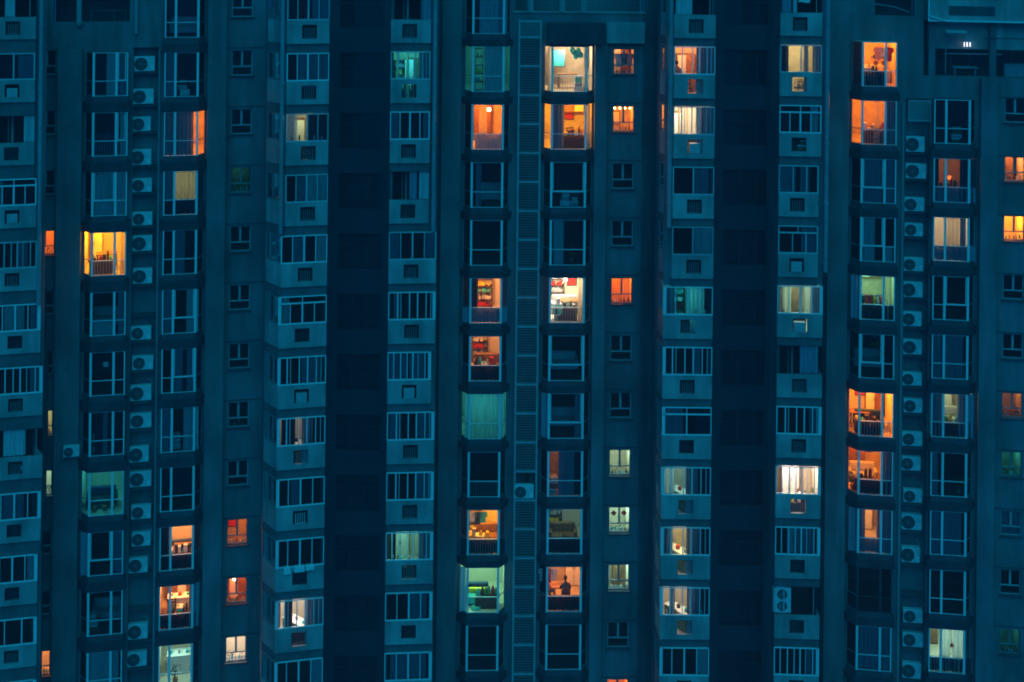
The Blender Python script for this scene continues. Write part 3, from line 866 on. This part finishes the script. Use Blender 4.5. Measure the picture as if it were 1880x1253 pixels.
bay_column(WL, 'window|second bay column from left', [298, 317, 358, 371], OFF, 97, 1183, B_spec, False, True, hl, kmin=-1)
SA = {2: 'Lgr:3 Fbottles@.5 Fcab@.5', 6: 'Fbottles@.5', 8: 'Lor:26 Fbottles@.5 Fpic@.3', 9: 'Ldp:34 Fbottles@.5 Fcab@.6 Flamp@.4', 10: 'Lpw:55 Fplant@.3 Fbottles@.5'}
small_column(WL, 'window|first small window column from left', 420, 458, 93, 1170, SA, hl)
SS = {3: 'Ldp:30 Fplant@.8', 6: 'Lol:18 Fbottles@.7', 7: 'Lgc:25 Fplant@.8', 10: 'Lpe:30 Fbottles@.7'}
small_column(WL, 'narrow window|beside the leftmost balconies', 62, 98, 93, 1197, SS, hl, kmin=0)
sx0, sx1 = WL.lx(240), WL.lx(286)
shL = (sx0, sx1, BOTZ, row_z(WL, 263, 0, 93, 1190, 0)+.15)
tx0, tx1 = WL.lx(92), WL.lx(232)
ztl = WL.hit(160, 42)[1]
hl2 = hl + [shL, (tx0, tx1, ztl, ztl+1.9)]
wall(WL, 'facade_wall', WL.lx(-80), WL.lx(500), hl2, M_WALL)
wobj(WL, MB().box(sx0-.1, sx1+.1, .5, .62, BOTZ, TOPZ), 'shaft_wall', M_WALL)
# upper terrace behind the opening at the top left
b = MB().box(tx0-.1, tx1+.1, 1.8, 1.9, ztl-.6, ztl+2.2); b.box(tx0-.1, tx1+.1, .6, 1.8, ztl-.6, ztl-.5)
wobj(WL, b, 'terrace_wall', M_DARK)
b = MB(); cx = (tx0+tx1)/2
b.box(cx-.2, cx+1.5, 1.7, 1.74, ztl+.42, ztl+.46); b.box(cx-.2, cx-.16, 1.7, 1.74, ztl-.4, ztl+.42); b.box(cx+.9, cx+.94, 1.7, 1.74, ztl-.4, ztl+.42); b.box(cx+1.46, cx+1.5, 1.7, 1.74, ztl-.4, ztl+.42)
wobj(WL, b, 'terrace_window_frame', M_FRAME3)

# ---- middle wing
hc = []
C_spec = {-1: 'Cp.3-.75 Cb.75-.95', 0: 'Lte:15 Cp.42-.85 Fnshelf@.3', 1: 'S Lor:150 Cw.3-.5h Cp.22-.9l Fcab@.4 Fplant@.6 Flamp@.55', 2: 'Cb.25-.38 Fsofa@.6', 3: '', 4: 'S Lpe:110 Cd.14-.33h Cb0-1l Fshelf@.5',
          5: 'S Fclut@.5 Lbr:80 Cd0-1l Fplant@.35 Fbox@.5 Fplant@.75 Fshelf@.4 Frsofa@.6 Fchair@.4', 6: 'Lgr:26 Ct.05-.55 Ct.55-.97', 7: 'R', 8: 'S Cd0-1l Lyl:120 R Fclut@.4 Fshelf@.3 Fbox@.4 Fplant@.5 Fclothes@.25 Frsofa@.6 Flamp@.8',
          9: 'Lg2:62 Ftoys@.5 Fbsofa@.35 Fpic@.7 Cp0-.12 Fclut@.6', 10: ''}
bay_column(WC, 'window|third bay column from left', [849, 863, 919, 931], OFF, 86, 1149, C_spec, True, True, hc, kmin=-1)
D_spec = {0: 'Lcr:110 Fboard@.3 Fballoons@.62 Ftable@.5 Fbox@.7 R Cw.82-.94 Cw.03-.16', 1: 'Lyl:120 Fclut@.62 Fpic@.6 Fwcab@.7 Fchair@.6 Ftable@.75 Cb.12-.4 Cw.88-.98', 2: 'Fbox@.65 Fbox@.45', 3: 'Cp.2-.42 Fplant@.6',
          4: 'S Lcr:210 Fclut@.5 Fshelf@.35 Ftable@.6 Fpic@.7 Fsofa@.5 R Cw.75-.9 Flamp@.5 Fbox@.3', 5: 'Fsofa@.5', 6: 'Cb.7-.85 Fsofa@.5 Cb0-.15',
          7: 'S Lbr:14 Cb.35-.7 Cd.7-.85 Fbox@.25', 8: 'S Cd0-1l Lgc:16 Fplant@.5 Frsofa@.5 Fshelf@.35', 9: 'S Cd0-1l Lpe:80 Flamp@.3 Fdiners@.45 Fpic@.4 Fcab@.8 Fclothes@.05', 10: ''}
bay_column(WC, 'window|fourth bay column from left', [996, 1009, 1071, 1084], OFF, 86, 1147, D_spec, True, True, hc)
SB = {0: 'Lbr:16 Fbottles@.5 Fcab@.5 Fclothes@.3', 1: 'Lor:42 Fbulbs@.5 Fbottles@.5 Fpic@.3', 4: 'Ldp:45 Fbottles@.5 Cw.5-.9', 7: 'Lgc:32 Fbottles@.5', 8: 'Lgc:32 Ffu@.5 Fbottles@.5 Fplant@.4', 9: 'Lgc:32 Fbottles@.5 Fcab@.8 Fplant@.3', 11: 'Ldp:40'}
small_column(WC, 'window|middle small window column', 1121, 1160, 90, 1143, SB, hc, kmin=0)
zc_top = WC.hit(1050, 24)[1]
wall(WC, 'facade_wall', WC.lx(798), WC.lx(940), hc, M_WALL)
wall(WC, 'facade_wall', WC.lx(940), WC.lx(1175), hc, M_WALL, z1=zc_top)
# set-back terrace above the middle wing
b = MB(); a0, a1 = WC.lx(935), WC.lx(1178)
b.box(a0, a1, 2.2, 2.4, zc_top-.5, TOPZ)
wobj(WC, b, 'terrace_wall', M_WALL)
b = MB(); b.box(a0, a1+.05, -.06, .2, zc_top+.003, zc_top+.06)
for q in (a0+.9, a0+2.5, a0+3.6): b.box(q-.14, q+.14, .0, .3, zc_top+.06, zc_top+2.6)
wobj(WC, b, 'terrace_parapet', M_PARA)
b = MB().box(WC.lx(1000, .8), WC.lx(1104, .8), -.8, -.002, WC.hit(1050, 82, .8)[1], WC.hit(1050, 44, .8)[1])
wobj(WC, b, 'entrance_canopy', M_DARK, .02)
b = MB().box(WC.lx(1108, .25), WC.lx(1178, .25), -.25, -.002, WC.hit(1140, 80, .25)[1], WC.hit(1140, 42, .25)[1])
wobj(WC, b, 'wall_block', M_PARA)

# ---- louvred shaft
LX0, LX1 = WC.lx(946, .35), WC.lx(989, .35)
ztop = WC.hit(970, 38, .35)[1]; 
pz = (row_z(WC, 967, .35, 86, 1149, 0)-row_z(WC, 967, .35, 86, 1149, 1))/2
b = MB().box(LX0, LX0+.09, -.35, -.002, BOTZ, ztop); b.box(LX1-.09, LX1, -.35, -.002, BOTZ, ztop); b.box(LX0+.09, LX1-.09, -.35, -.25, ztop-.1, ztop)
wobj(WC, b, 'shaft_frame', M_LOUV)
zz0 = WC.hit(969, 71, .35)[1]
n = 0
for i in range(-1, 26):
    z1 = zz0 - i*pz; z0 = z1-pz
    z1c = min(z1, ztop-.1)
    e = empty('louvre_panel', WC.world((LX0+LX1)/2, -.35, z1), WC.th, building)
    hw = (LX1-LX0)/2-.09
    MB().box(-hw, hw, -.002, .1, z0-z1-.0, z0-z1+.11).build('panel_frame', M_LOUV, e)
    if i == 15:
        conditioner(WC.world((LX0+LX1)/2-.08, -.05, z0+.115), WC.th, 'grey air conditioner in the open gap of the louvred shaft', None, 1.0, .66)
        MB().box(-hw*.3, hw*.35, .25, .3, -.62, -.1).build('dark_opening', M_BLACK, e)
        continue
    sl = MB(); nn = 10
    zhi = z1c-z1-.02; zlo = z0-z1+.13
    for j in range(nn):
        z = zlo+(zhi-zlo)*(j+.5)/nn; 
        sl.prism([(-hw, 0), (hw, 0), (hw, .02), (-hw, .02)], z-.035, z+.025)
    sl.build('slats', M_SLAT, e)
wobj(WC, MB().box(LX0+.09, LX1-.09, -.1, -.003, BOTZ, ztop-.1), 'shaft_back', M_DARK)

# ---- right wing
hr = []
E_spec = {0: 'S Lor:130 R Cd.24-.8l Fclut@.5 Fhplant@.55 Fhplant@.75 Fplant@.5 Fbox@.35 Fsofa@.6 Fclothes@.6', 1: 'Lor:80 Cb.74-1 Fclut@.5 Ftable@.6 Fbox@.6 Cw.5-.64 R', 2: 'Cb.22-.72 Cb.78-1', 3: 'Cp.26-.55 Cp.8-.97l', 4: 'S Lg2:60 Cb0-.2 Cd.2-1l Fclut@.6 Fbsofa@.55 Fwcab@.6 Fplant@.6 Cw.86-.97', 5: 'Fshelf@.85 Fsofa@.5',
          6: 'Lor:125 R Fclut@.4 Cd.22-.78l Fbsofa@.5 Fpic@.4 Fcab@.75 Ftable@.3 Fplant@.6', 7: 'Lor:85 Cd.24-1l Fclut@.4 Fcab@.3 Fsofa@.4 Fplant@.1 Cb.74-1 Fpic@.6', 8: 'S Lbr:55 Cb0-.38 Cb.66-1 Cb0-1l Fcab@.5', 9: 'nf', 10: 'Cb.25-.74 Cb.76-1 R'}
bay_column(WR, 'window|fifth bay column from left', [1562, 1579, 1621, 1641], OFF, 78, 1150, E_spec, True, False, hr)
F_spec = {1: 'Fbox@.55', 2: 'Lbr:14 Frlamp@.45 Cd.62-1 Cd0-.1 Cb0-1l Fclut@.4 Fplant@.3', 3: 'Lcr:30 Cw.28-.62h Cb.64-.78 Cb0-1l S', 4: '', 5: 'Cb.28-.75 Cb.02-.22 R', 6: 'Lol:30 Fclut@.4 Fsofa@.5 Fcab@.5 Cb.62-1 Cb0-.28 Cd0-1l', 7: 'Cb0-.15 Fplant@.7', 8: 'Cb.28-.75 Cb.02-.22', 9: '', 10: 'S Cd0-1l Lgc:42 Ct.3-.5 Ct.55-.8 Fstar@.55 Fcab@.2 R Fplant@.4'}
bay_column(WR, 'window|rightmost bay column', [1712, 1733, 1776, 1790], OFF, 76, 1156, F_spec, False, True, hr, kmin=1)
SCs = {2: 'Lbr:35 Fbottles@.5 Fcab@.4', 3: 'Lor:80 Fbottles@.5', 6: 'Lbr:7 Fbottles@.5 Ftable@.5', 7: 'Lte:7 Ftable@.3 Fbottles@.5', 8: 'Cb0-1', 10: 'Lgr:2 Fplant@.6 Fbottles@.5'}
small_column(WR, 'window|rightmost small window column', 1841, 1879, 72, 1156, SCs, hr, kmin=1)
qx0, qx1 = WR.lx(1658), WR.lx(1703)
shR = (qx0, qx1, BOTZ, row_z(WR, 1680, 0, 78, 1150, 1)+.1)
zt1 = WR.hit(1780, 142)[1]; zt2 = WR.hit(1780, 92)[1]; zt3 = WR.hit(1780, 40)[1]
to0, to1 = WR.lx(1702), WR.lx(2050)
o0, o1 = WR.lx(1600), WR.lx(1672); zo = WR.hit(1630, 30)[1]
wall(WR, 'facade_wall', WR.lx(1512), WR.lx(1690), hr+[shR, (o0, o1, zo, zo+1.6)], M_WALL)
wall(WR, 'facade_wall', WR.lx(1690), WR.lx(2050), hr+[shR], M_WALL, z1=zt1)
wobj(WR, MB().box(qx0-.1, qx1+.1, .5, .62, BOTZ, zt1), 'shaft_wall', M_WALL)
b = MB().box(o0-.1, o1+.1, 1.4, 1.5, zo-.6, zo+2); b.box(o0-.1, o1+.1, .6, 1.4, zo-.6, zo-.5)
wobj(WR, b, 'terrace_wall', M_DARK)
# roof terrace at the top right
b = MB().box(WR.lx(1692), to1, 2.4, 2.6, zt1-1.2, zt3+2.5); b.box(WR.lx(1692), to1, .6, 2.4, zt1-1.1, zt1-1.0)
wobj(WR, b, 'terrace_wall', M_WALL)
wobj(WR, MB().box(WR.lx(1700), to1, .35, .55, zt2, zt3-.1), 'terrace_front_wall', M_PARA)
b = MB()
for p_, q_ in ((1812, 1824), (1700, 1712)): b.box(WR.lx(p_), WR.lx(q_), .05, .35, zt1, zt3-.02)
wobj(WR, b, 'terrace_column', M_WALL)
b = MB()
y_ = 2.3
for z_ in (zt1-.6, zt2-.35): b.box(to0+.2, to1, y_, y_+.05, z_, z_+.05)
for p_ in (1712, 1740, 1775, 1812, 1850, 1890): v_ = WR.lx(p_, -2.3); b.box(v_-.025, v_+.025, y_-.002, y_+.05, zt1-1, zt2-.35)
wobj(WR, b, 'terrace_window_frame', M_FRAME3)
b = MB().box(to0+.2, to1, 2.36, 2.395, zt1-1, zt2-.35)
wobj(WR, b, 'terrace_window', M_SPAN)
# glazed roof edge of the terrace with white trim
ex0 = WR.lx(1698, .3)
zk = WR.hit(1780, 40, .3)[1]
b = MB().box(ex0, to1, -.3, -.24, zk-.03, zk+.04); b.box(ex0, ex0+.06, -.3, -.24, zk+.04, zk+2.2)
b.cyl((ex0, -.3, zk+.25), (ex0+.9, -.36, zk+.0), .03)
wobj(WR, b, 'canopy_trim', M_FRAME)
b = MB().box(ex0+.06, to1, -.22, 3.0, zk-.1, zk-.04)
wobj(WR, b, 'terrace_roof', M_WALL)
b = MB().box(ex0+.06, to1, -.24, -.2, zk+.04, zk+2.2)
wobj(WR, b, 'canopy_panel', M_PARA)
b = MB().box(ex0+1.0, ex0+3.2, -.27, -.242, zk+.3, zk+.75)
wobj(WR, b, 'canopy_vent', M_SPAN)

# ---- balcony columns
WB1 = Wing(-30, 64.4, 80, 65.0)
WB2 = Wing(505, 66.7, 602, 67.25)
WB3 = Wing(708, 67.6, 802, 67.8)
WB4 = Wing(1217, 67.8, 1310, 67.8)
WB5 = Wing(1424, 67.7, 1514, 67.6)
o1f = lambda k: {0:59,1:59,2:64,3:66,4:74,5:79,6:80,7:78}.get(k, 73 if k > 3 else 60)
balcony_column(WB1, 'balcony|leftmost balcony column', -20, 79, o1f, -.4, 2.2, 98, 1253,
    {0: 'Cb.6-1', 1: 'Fbox@.9', 2: '', 3: 'Cb.55-.8', 4: 'Cb.8-1', 6: 'Fbox@.7', 8: 'Cp.8-1', 9: ''},
    {-1: 'open', 0: '2', 1: 'open', 2: '4t', 3: '6', 4: '4', 5: '6', 6: 'open', 7: '4', 8: '4', 9: '3', 10: '3'},
    {0: 'box', 1: '', 2: 'box', 3: 'bars', 4: '', 7: '', 8: '', 10: 'box'}, True)
o2f = lambda k: 521 if k <= 2 else (514 if k == 3 else 510)
balcony_column(WB2, 'balcony|second balcony column from left', 599, 510, o2f, .55, 2.4, 98, 1213,
    {-1: 'Cb.6-1', 0: 'Cb.24-1h', 1: 'Lol:38 Cp.02-.22 Cd.5-.98 Fcab@.3 Fbottles@.4', 2: 'Cp.5-1 Cb.25-.5', 3: 'Cb.25-.55 Cb.76-1h', 4: 'Fbox@.2', 5: 'Cb.5-.9', 6: 'Lcr:12 Cd.08-.38 Cb.52-.75 Cd.75-1 Fdcounter@.45', 7: 'Cb.3-.5', 8: 'Cd.3-.5', 9: 'Lpw:75 Cb.62-1 Cd.2-.36 Fdcounter@.5 Cb0-.1', 10: 'Fplant@.3'},
    {-1: '4', 0: '4', 1: '4', 4: '4t', 5: '5', 6: '5', 9: '5'}, {4: '', 5: 'box', 6: 'lit', 7: 'white', 8: '', 9: ''}, False)
o3f = lambda k: 785 if k <= 2 else (792 if k == 5 else 799)
balcony_column(WB3, 'balcony|third balcony column from left', 712, 799, o3f, .05, 2.6, 95, 1199,
    {-1: 'Cb.8-1 Fplant@.15', 0: 'Lgr:50 Fclut@.4 Cb.72-1 Cw.12-.2 Cw.38-.46 Fshelf@.3 Fplant@.55 Fbottles@.5 Fcab@.6', 1: 'Cb0-.2 Cb.85-1', 2: 'Cb.5-.7 Fbox@.85', 3: 'Cb0-.2 Cb.75-1', 4: 'Cb.1-.25', 5: 'Cb.5-.9', 6: 'Cb.05-.3 Cb.62-.9', 7: 'Cb.6-1', 8: 'Lg2:34 Cd.12-.2 Cb.7-.98 Fplant@.55 Fcab@.3 Fbottles@.4 Fclut@.45', 9: 'Cb.5-.9', 10: 'Cb.1-.9h'},
    {-1: 'open', 0: '5', 1: '4', 2: 'open', 3: '4', 4: '5', 5: '6', 6: '5', 7: '5', 8: '6', 9: '4', 10: '4'}, {0: 'lit', 2: '', 5: 'box', 9: ''}, True)
o4f = lambda k: 1232 if k <= 3 else 1217
balcony_column(WB4, 'balcony|fourth balcony column from left', 1308, 1218, o4f, .12, 2.8, 86, 1190,
    {0: 'Lpe:80 Cb.55-1 Fperson@.15 Fchair@.4 Fcab@.45', 1: 'Lcr:100 Cb.56-1 Fplant@.4 Cw.1-.16 Cw.3-.36 Fcab@.1', 2: 'Cb.5-.9', 3: 'Cp.5-1', 4: 'Lgr:26 Cb0-.22 Ct.55-.85 Fshelf@.4 Fbottles@.5 Cd.85-1', 5: 'Cb.6-.8', 6: 'Cb0-.35 Cd.7-1', 7: 'Lgc:26 Ct0-.25 Cb.5-.75 Cd.75-1 Fdcounter@.45 Fplant@.35', 8: 'Lyc:60 Cb0-.24 Cb.52-.8 Cd.8-1 Fdcounter@.42', 9: 'Lcr:45 Cb.18-.3 Cb.55-.8 Cd.8-1 Fdcounter@.45 Fbottles@.2', 10: ''},
    {-1: 'open', 0: '5', 1: '5', 2: '2', 3: '2g', 4: '4', 5: '5', 6: '2t', 7: '5', 8: '5', 9: '5', 10: '4'}, {0: 'lit', 1: 'box', 6: '', 7: 'lit', 8: 'lit', 9: 'lit'}, False)
o5f = lambda k: 1504 if k <= 1 else (1500 if k <= 3 else 1510)
balcony_column(WB5, 'balcony|rightmost balcony column', 1427, 1511, o5f, .1, 2.8, 83, 1190,
    {-1: 'Cp.3-.4 Fclothes@.4', 0: 'Lyc:60 Cd0-.2 Cb.8-1 Fplant@.5 Fplant@.65 Cb.58-.7', 1: 'Fbox@.6', 2: 'Cb0-.25 Cb.55-.8', 3: 'Cb.6-1', 4: 'Lgc:60 Fplant@.3 Fcab@.5 Cb.75-.98 Cw.1-.3 Fbottles@.3', 5: 'Fbox@.8', 6: 'Cb.75-.95', 7: 'Lpw:150 Fclut@.5 Fbottles@.5 Fcab@.5 Fplant@.2 Ft@.5'.replace(' Ft@.5', ''), 8: 'Cb.4-.9', 9: '', 10: 'Cb.75-.95 Cd.4-.6'},
    {-1: 'open', 0: '2', 1: '4t', 2: '3', 3: '3t', 4: '4', 5: 'open', 6: '5', 7: '6', 8: '6', 9: 'none', 10: '6'} | {9: 'open'}, {0: 'lit', 1: '', 3: 'box', 4: 'box', 5: 'bars', 7: 'lit', 8: '', 9: ''}, True)

# ---- dark stairwell recesses between the balcony columns
for (pa, pb, d, y0, y10) in ((590, 722, 73.0, 97, 1205), (1296, 1440, 73.4, 92, 1195)):
    W_ = Wing(pa, d, pb, d)
    hs = []
    a0, a1 = W_.lx(pa+28), W_.lx(pb-22)
    for k in range(-1, 12):
        zt = row_z(W_, (pa+pb)/2, 0, y0, y10, k); h = 1.9
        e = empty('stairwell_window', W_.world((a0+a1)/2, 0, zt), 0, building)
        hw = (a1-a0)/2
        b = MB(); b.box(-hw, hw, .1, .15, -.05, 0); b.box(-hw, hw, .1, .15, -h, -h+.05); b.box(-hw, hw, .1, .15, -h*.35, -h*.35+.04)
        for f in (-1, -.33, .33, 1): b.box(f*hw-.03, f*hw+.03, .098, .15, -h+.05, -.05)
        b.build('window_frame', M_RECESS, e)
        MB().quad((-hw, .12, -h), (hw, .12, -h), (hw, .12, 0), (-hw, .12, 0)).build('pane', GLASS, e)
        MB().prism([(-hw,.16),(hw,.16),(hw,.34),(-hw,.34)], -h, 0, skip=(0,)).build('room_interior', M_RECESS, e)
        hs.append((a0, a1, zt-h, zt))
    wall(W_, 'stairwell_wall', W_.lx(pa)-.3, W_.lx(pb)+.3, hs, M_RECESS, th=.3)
# joining walls behind the balcony flanks
for (px_, d0_, px2, d1_) in ((499, 70.1, 506, 71.2), (1178, 71.2, 1222, 72.4)):
    a, c = at(px_, MID, d0_), at(px2, MID, d1_)
    o = MB().seg((a.x, a.y), (c.x, c.y), .3, BOTZ, TOPZ).build('link_wall', M_WALL, building)
a, c = at(1178, MID, 72.4), at(1226, MID, 72.4)
MB().seg((a.x, a.y), (c.x, c.y), .3, BOTZ, TOPZ).build('link_wall', M_WALL, building)
a, c = at(485, MID, 71.4), at(530, MID, 71.4)
MB().seg((a.x, a.y), (c.x, c.y), .3, BOTZ, TOPZ).build('link_wall', M_WALL, building)

# ---- pilasters between which the bays sit
for w, p0, p1, zt_ in ((WL, 100, 146, row_z(WL, 120, 0, 93, 1190, 0)+.1), (WL, 376, 411, TOPZ), (WC, 806, 842, TOPZ), (WC, 1087, 1110, row_z(WC, 1100, 0, 90, 1143, 0)+.25), (WR, 1517, 1555, TOPZ), (WR, 1797, 1829, zt1)):
    a_, c_ = w.lx(p0, .4), w.lx(p1, .4)
    wobj(w, MB().box(a_, c_, -.4, -.003, BOTZ, zt_), 'pilaster', M_WALL, .02)

# ---- drainpipes
def pipe(w, px, ytop, ybot, off, r=.1):
    x = w.lx(px, off); z0 = w.hit(px, ybot, off)[1]; z1 = w.hit(px, ytop, off)[1]
    b = MB().cyl((x, -off, z0), (x, -off, z1), r, 14)
    z = z1-.8
    while z > z0: b.cyl((x, -off, z-.06), (x, -off, z+.06), r*1.25, 14); z -= 2.9
    wobj(w, b, 'drainpipe', M_PIPE, smooth=False)
pipe(WB1, 70, -100, 560, .02); pipe(WB2, 513, -100, 430, .02); pipe(WB3, 793, -100, 425, .02); pipe(WB4, 1226, -100, 418, .02, .11); pipe(WB5, 1514, -100, 500, .02)
pipe(WL, 139, -100, 47, .12, .13); pipe(WL, 244, -100, 62, .12, .09)
pipe(WL, 288, 92, 1400, .06, .05); pipe(WR, 1654, 190, 1400, .06, .05)

# ---- floor joints on the plain walls
for w, p0, p1, y0, y10 in ((WL, 95, 145, 90, 1190), (WL, 378, 500, 88, 1166), (WC, 800, 838, 82, 1142), (WC, 1100, 1176, 84, 1138), (WR, 1512, 1556, 72, 1144), (WR, 1800, 1950, 72, 1152)):
    b = MB()
    for k in range(0, 12):
        z = row_z(w, (p0+p1)/2, 0, y0, y10, k)
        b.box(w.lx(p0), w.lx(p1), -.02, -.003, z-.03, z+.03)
        wobj(w, b, 'floor_joint', M_SPAN); b = MB()

# ---- air conditioners in the two shafts, each on its shelf
ACL = [(265,120),(262,180),(259,230),(259,292),(260,342),(261,403),(261,450),(262,510),(259,613),(262,668),(258,725),(258,775),(255,838),(258,883),(259,942),(259,992),(254,1041),(253,1163),(251,1213)]
ACR = [(1681,268),(1682,317),(1678,377),(1678,423),(1676,487),(1675,535),(1674,588),(1675,640),(1673,697),(1676,747),(1674,808),(1672,853),(1676,912),(1674,962),(1672,1022),(1676,1133),(1676,1177),(1674,1235)]
def shelf(w, cx, z, s0, s1):
    b = MB().box(s0+.005, s1-.005, .0, .49, z-.06, z)
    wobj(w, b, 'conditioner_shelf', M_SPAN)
rk = random.Random(5)
for w, L, s0, s1, nm in ((WL, ACL, sx0, sx1, 'left'), (WR, ACR, qx0, qx1, 'right')):
    for i, (px_, py_) in enumerate(L):
        off = -.1
        x, z = w.hit(px_, py_+13, off)
        W_ = .98 + rk.uniform(-.08, .06); H_ = .68 + rk.uniform(-.05, .08)
        words_ = ['first','second','third','fourth','fifth','sixth','seventh','eighth','ninth','tenth','eleventh','twelfth','thirteenth','fourteenth','fifteenth','sixteenth','seventeenth','eighteenth','nineteenth']
        conditioner(w.world(x, .42, z), w.th+rk.uniform(-.04,.04), 'pale air conditioner, %s down in the %s conditioner shaft' % (words_[i], nm), 'air conditioners in the %s shaft' % nm, W_, H_)
        shelf(w, x, z-.002, s0, s1)
for (px_, py_) in ((262, 578), (253, 1118)):
    x, z = WL.hit(px_, py_, -.1); shelf(WL, x, z, sx0, sx1)
x, z = WR.hit(1674, 1090, -.1); shelf(WR, x, z, qx0, qx1)
# louvred cover near the top of the right shaft
x0_, z1_ = WR.hit(1668, 184, .05); x1_, z0_ = WR.hit(1709, 224, .05)
b = MB(); b.box(x0_, x1_, -.05, .0, z1_-.05, z1_); b.box(x0_, x1_, -.05, 0, z0_, z0_+.05); b.box(x0_, x0_+.05, -.05, 0, z0_+.05, z1_-.05); b.box(x1_-.05, x1_, -.05, 0, z0_+.05, z1_-.05)
for j in range(11):
    z = z0_+.08+(z1_-z0_-.16)*j/10; b.box(x0_+.05, x1_-.05, -.045, -.01, z-.02, z+.02)
wobj(WR, b, 'louvre_cover', M_LOUV)
# single conditioner on the plain wall, with its cable
x, z = WL.hit(132, 836, .4)
c1 = conditioner(WL.world(x, -.43, z), WL.th, 'lone pale air conditioner on the plain wall left of the bays', None, .74, .5)
br = MB()
for s_ in (-1, 1): br.box(s_*.27-.02, s_*.27+.02, -.33, .029, -.04, -.002); br.box(s_*.27-.02, s_*.27+.02, 0, .029, -.28, -.04)
br.build('bracket', M_SPAN, c1)
t = tag(empty('cable', WL.world(x-.35, -.43, z), WL.th), 'thin pale cable hanging down the wall to the lone conditioner', 'cable')
MB().tube([(0,0,.5),(-.05,0,.9),(-.12,-.01,1.5),(-.14,0,1.9)], .012, 5).build('wire', M_FRAME3, t)
# twin-fan conditioner standing on the rightmost balcony
x, z = WB5.hit(1437, 1130, 0)
conditioner(WB5.world(WB5.lx(1442), .5, row_z(WB5, 1470, 0, 83, 1190, 9)-52*.0262+.0), WB5.th, 'tall twin-fan air conditioner on the parapet of the rightmost balcony column', None, .85, 1.2, True)

# ---- bedding airing over one balcony sill
x, z = WB2.hit(545, 1043, .1)
for i, (dx, w_) in enumerate(((-.45, .35), (.12, .5), (.62, .42))):
    t = tag(empty('folded_quilt', WB2.world(x+dx, -.08, z), WB2.th), '%s pale quilt airing over the sill of the second-left balcony column' % ['small','large','thick'][i], 'quilt')
    qb = MB(); qb.prism([(-w_/2,-.06),(-w_/4,-.09),(w_/5,-.05),(w_/2,-.08),(w_/2,.0),(-w_/2,.0)], -.27+.05*i, -.02); qb.box(-w_/2+.01, w_/2-.01, -.07, .22, -.02, .05); qb.build('cloth', M_FRAME, t, .03)
# pale towel rack seen through the cut-off topmost bay handled by its sofa; laundry poles on terraces
def pole_set(w, px_, y_, L, lab):
    x, z = w.hit(px_, y_, .2)
    t = tag(empty('laundry_pole', w.world(x, -.2, z), w.th), lab, 'pole')
    MB().tube([(0,.3,0),(L*.6,.1,-.12),(L,-.2,-.35)], .018, 6).build('rod', M_FRAME2, t)
    MB().box(-.03,.03,.25,.6,-.05,.05).build('bracket', M_FRAME3, t)
pole_set(WR, 1604, 8, 1.7, 'pale laundry pole slanting out of the terrace above the orange-lit bay')
pole_set(WR, 1530, 4, .9, 'short pale laundry pole beside the rightmost balcony column')
# lamps on the right roof terrace
x, z = WR.hit(1775, 82, -.2)
for i, dx in enumerate((-.12, .02, .16)):
    t = tag(empty('terrace_lamp', WR.world(x+dx, .2, z), WR.th), '%s small white glowing lamp on the top-right roof terrace' % ['leftmost','middle','rightmost'][i], 'lamp')
    MB().cyl((0,0,-.11),(0,0,.11), .022+.008*(i == 1), 8).build('tube', mat_emit('terrace_lamp_glow', (.8,.85,1), 2.0), t)
    MB().box(-.04,.04,.0,.148,.11,.14).build('bracket', M_FRAME3, t)
x, z = WR.hit(1752, 58, .4)
t = tag(empty('terrace_awning', WR.world(x, -.4, z), WR.th), 'small pale awning on a post on the top-right roof terrace', 'awning')
MB().box(-.45,.55,-.4,.4,-.06,.04).build('canopy', M_FRAME2, t, .02); MB().cyl((-.4,0,-2.1),(-.4,0,-.06), .03).build('post', M_FRAME3, t)
t = tag(empty('storage_table', WR.world(WR.lx(1765,-1.3), 1.3, zt1-1.0), WR.th), 'pale low table on the top-right roof terrace', 'table')
MB().box(-.6,.6,-.3,.3,1.32,1.38).build('table_top', M_FRAME2, t)
for s_ in (-1,1): MB().box(s_*.5-.04,s_*.5+.04,-.25,.25,0,1.32).build('leg', M_FRAME3, t)

ut = dict(wing=WR, ax=0, ay=0, az=0, w=6, where='on the top right roof terrace')
f_boxes(ut, WR.lx(1722, -1.2), 1.4, zt1-1.0, 3)
f_plant(ut, WR.lx(1838, -1.0), 1.2, zt1-.9, 1.1, 'dark bushy potted plant')
f_cabinet(ut, WR.lx(1860, -2), 2.1, zt1-1.0, 1.2, 1.5, M_GREYBOX, 'grey two door cupboard')
t = tag(empty('laundry_pole', WR.world(WR.lx(1790), .3, zt2-.25), WR.th), 'long thin laundry pole under the top right roof terrace wall', 'pole')
MB().tube([(-1.6,0,0),(1.2,0,.03)], .02, 6).build('rod', M_FRAME2, t)
# ---- ground far below the frame
MB().box(-70, 70, -72, 40, -.3, 0).build('ground', M_GROUND)['kind'] = 'structure'

# ---- dusk air: one even pale haze round camera, building and ground
hz = MB().box(-95, 95, -95, 60, -1.3, 90).build('haze', M_GROUND)
hz['kind'] = 'stuff'
hm = bpy.data.materials.new('dusk_haze'); hm.use_nodes = True
ht = hm.node_tree; ht.nodes.clear()
hv = ht.nodes.new('ShaderNodeVolumePrincipled'); ho = ht.nodes.new('ShaderNodeOutputMaterial')
hv.inputs['Color'].default_value = (0.55, 0.62, 0.75, 1); hv.inputs['Density'].default_value = 0.0013
hv.inputs['Anisotropy'].default_value = 0.0
ht.links.new(hv.outputs[0], ho.inputs['Volume'])
hz.data.materials.clear(); hz.data.materials.append(hm)
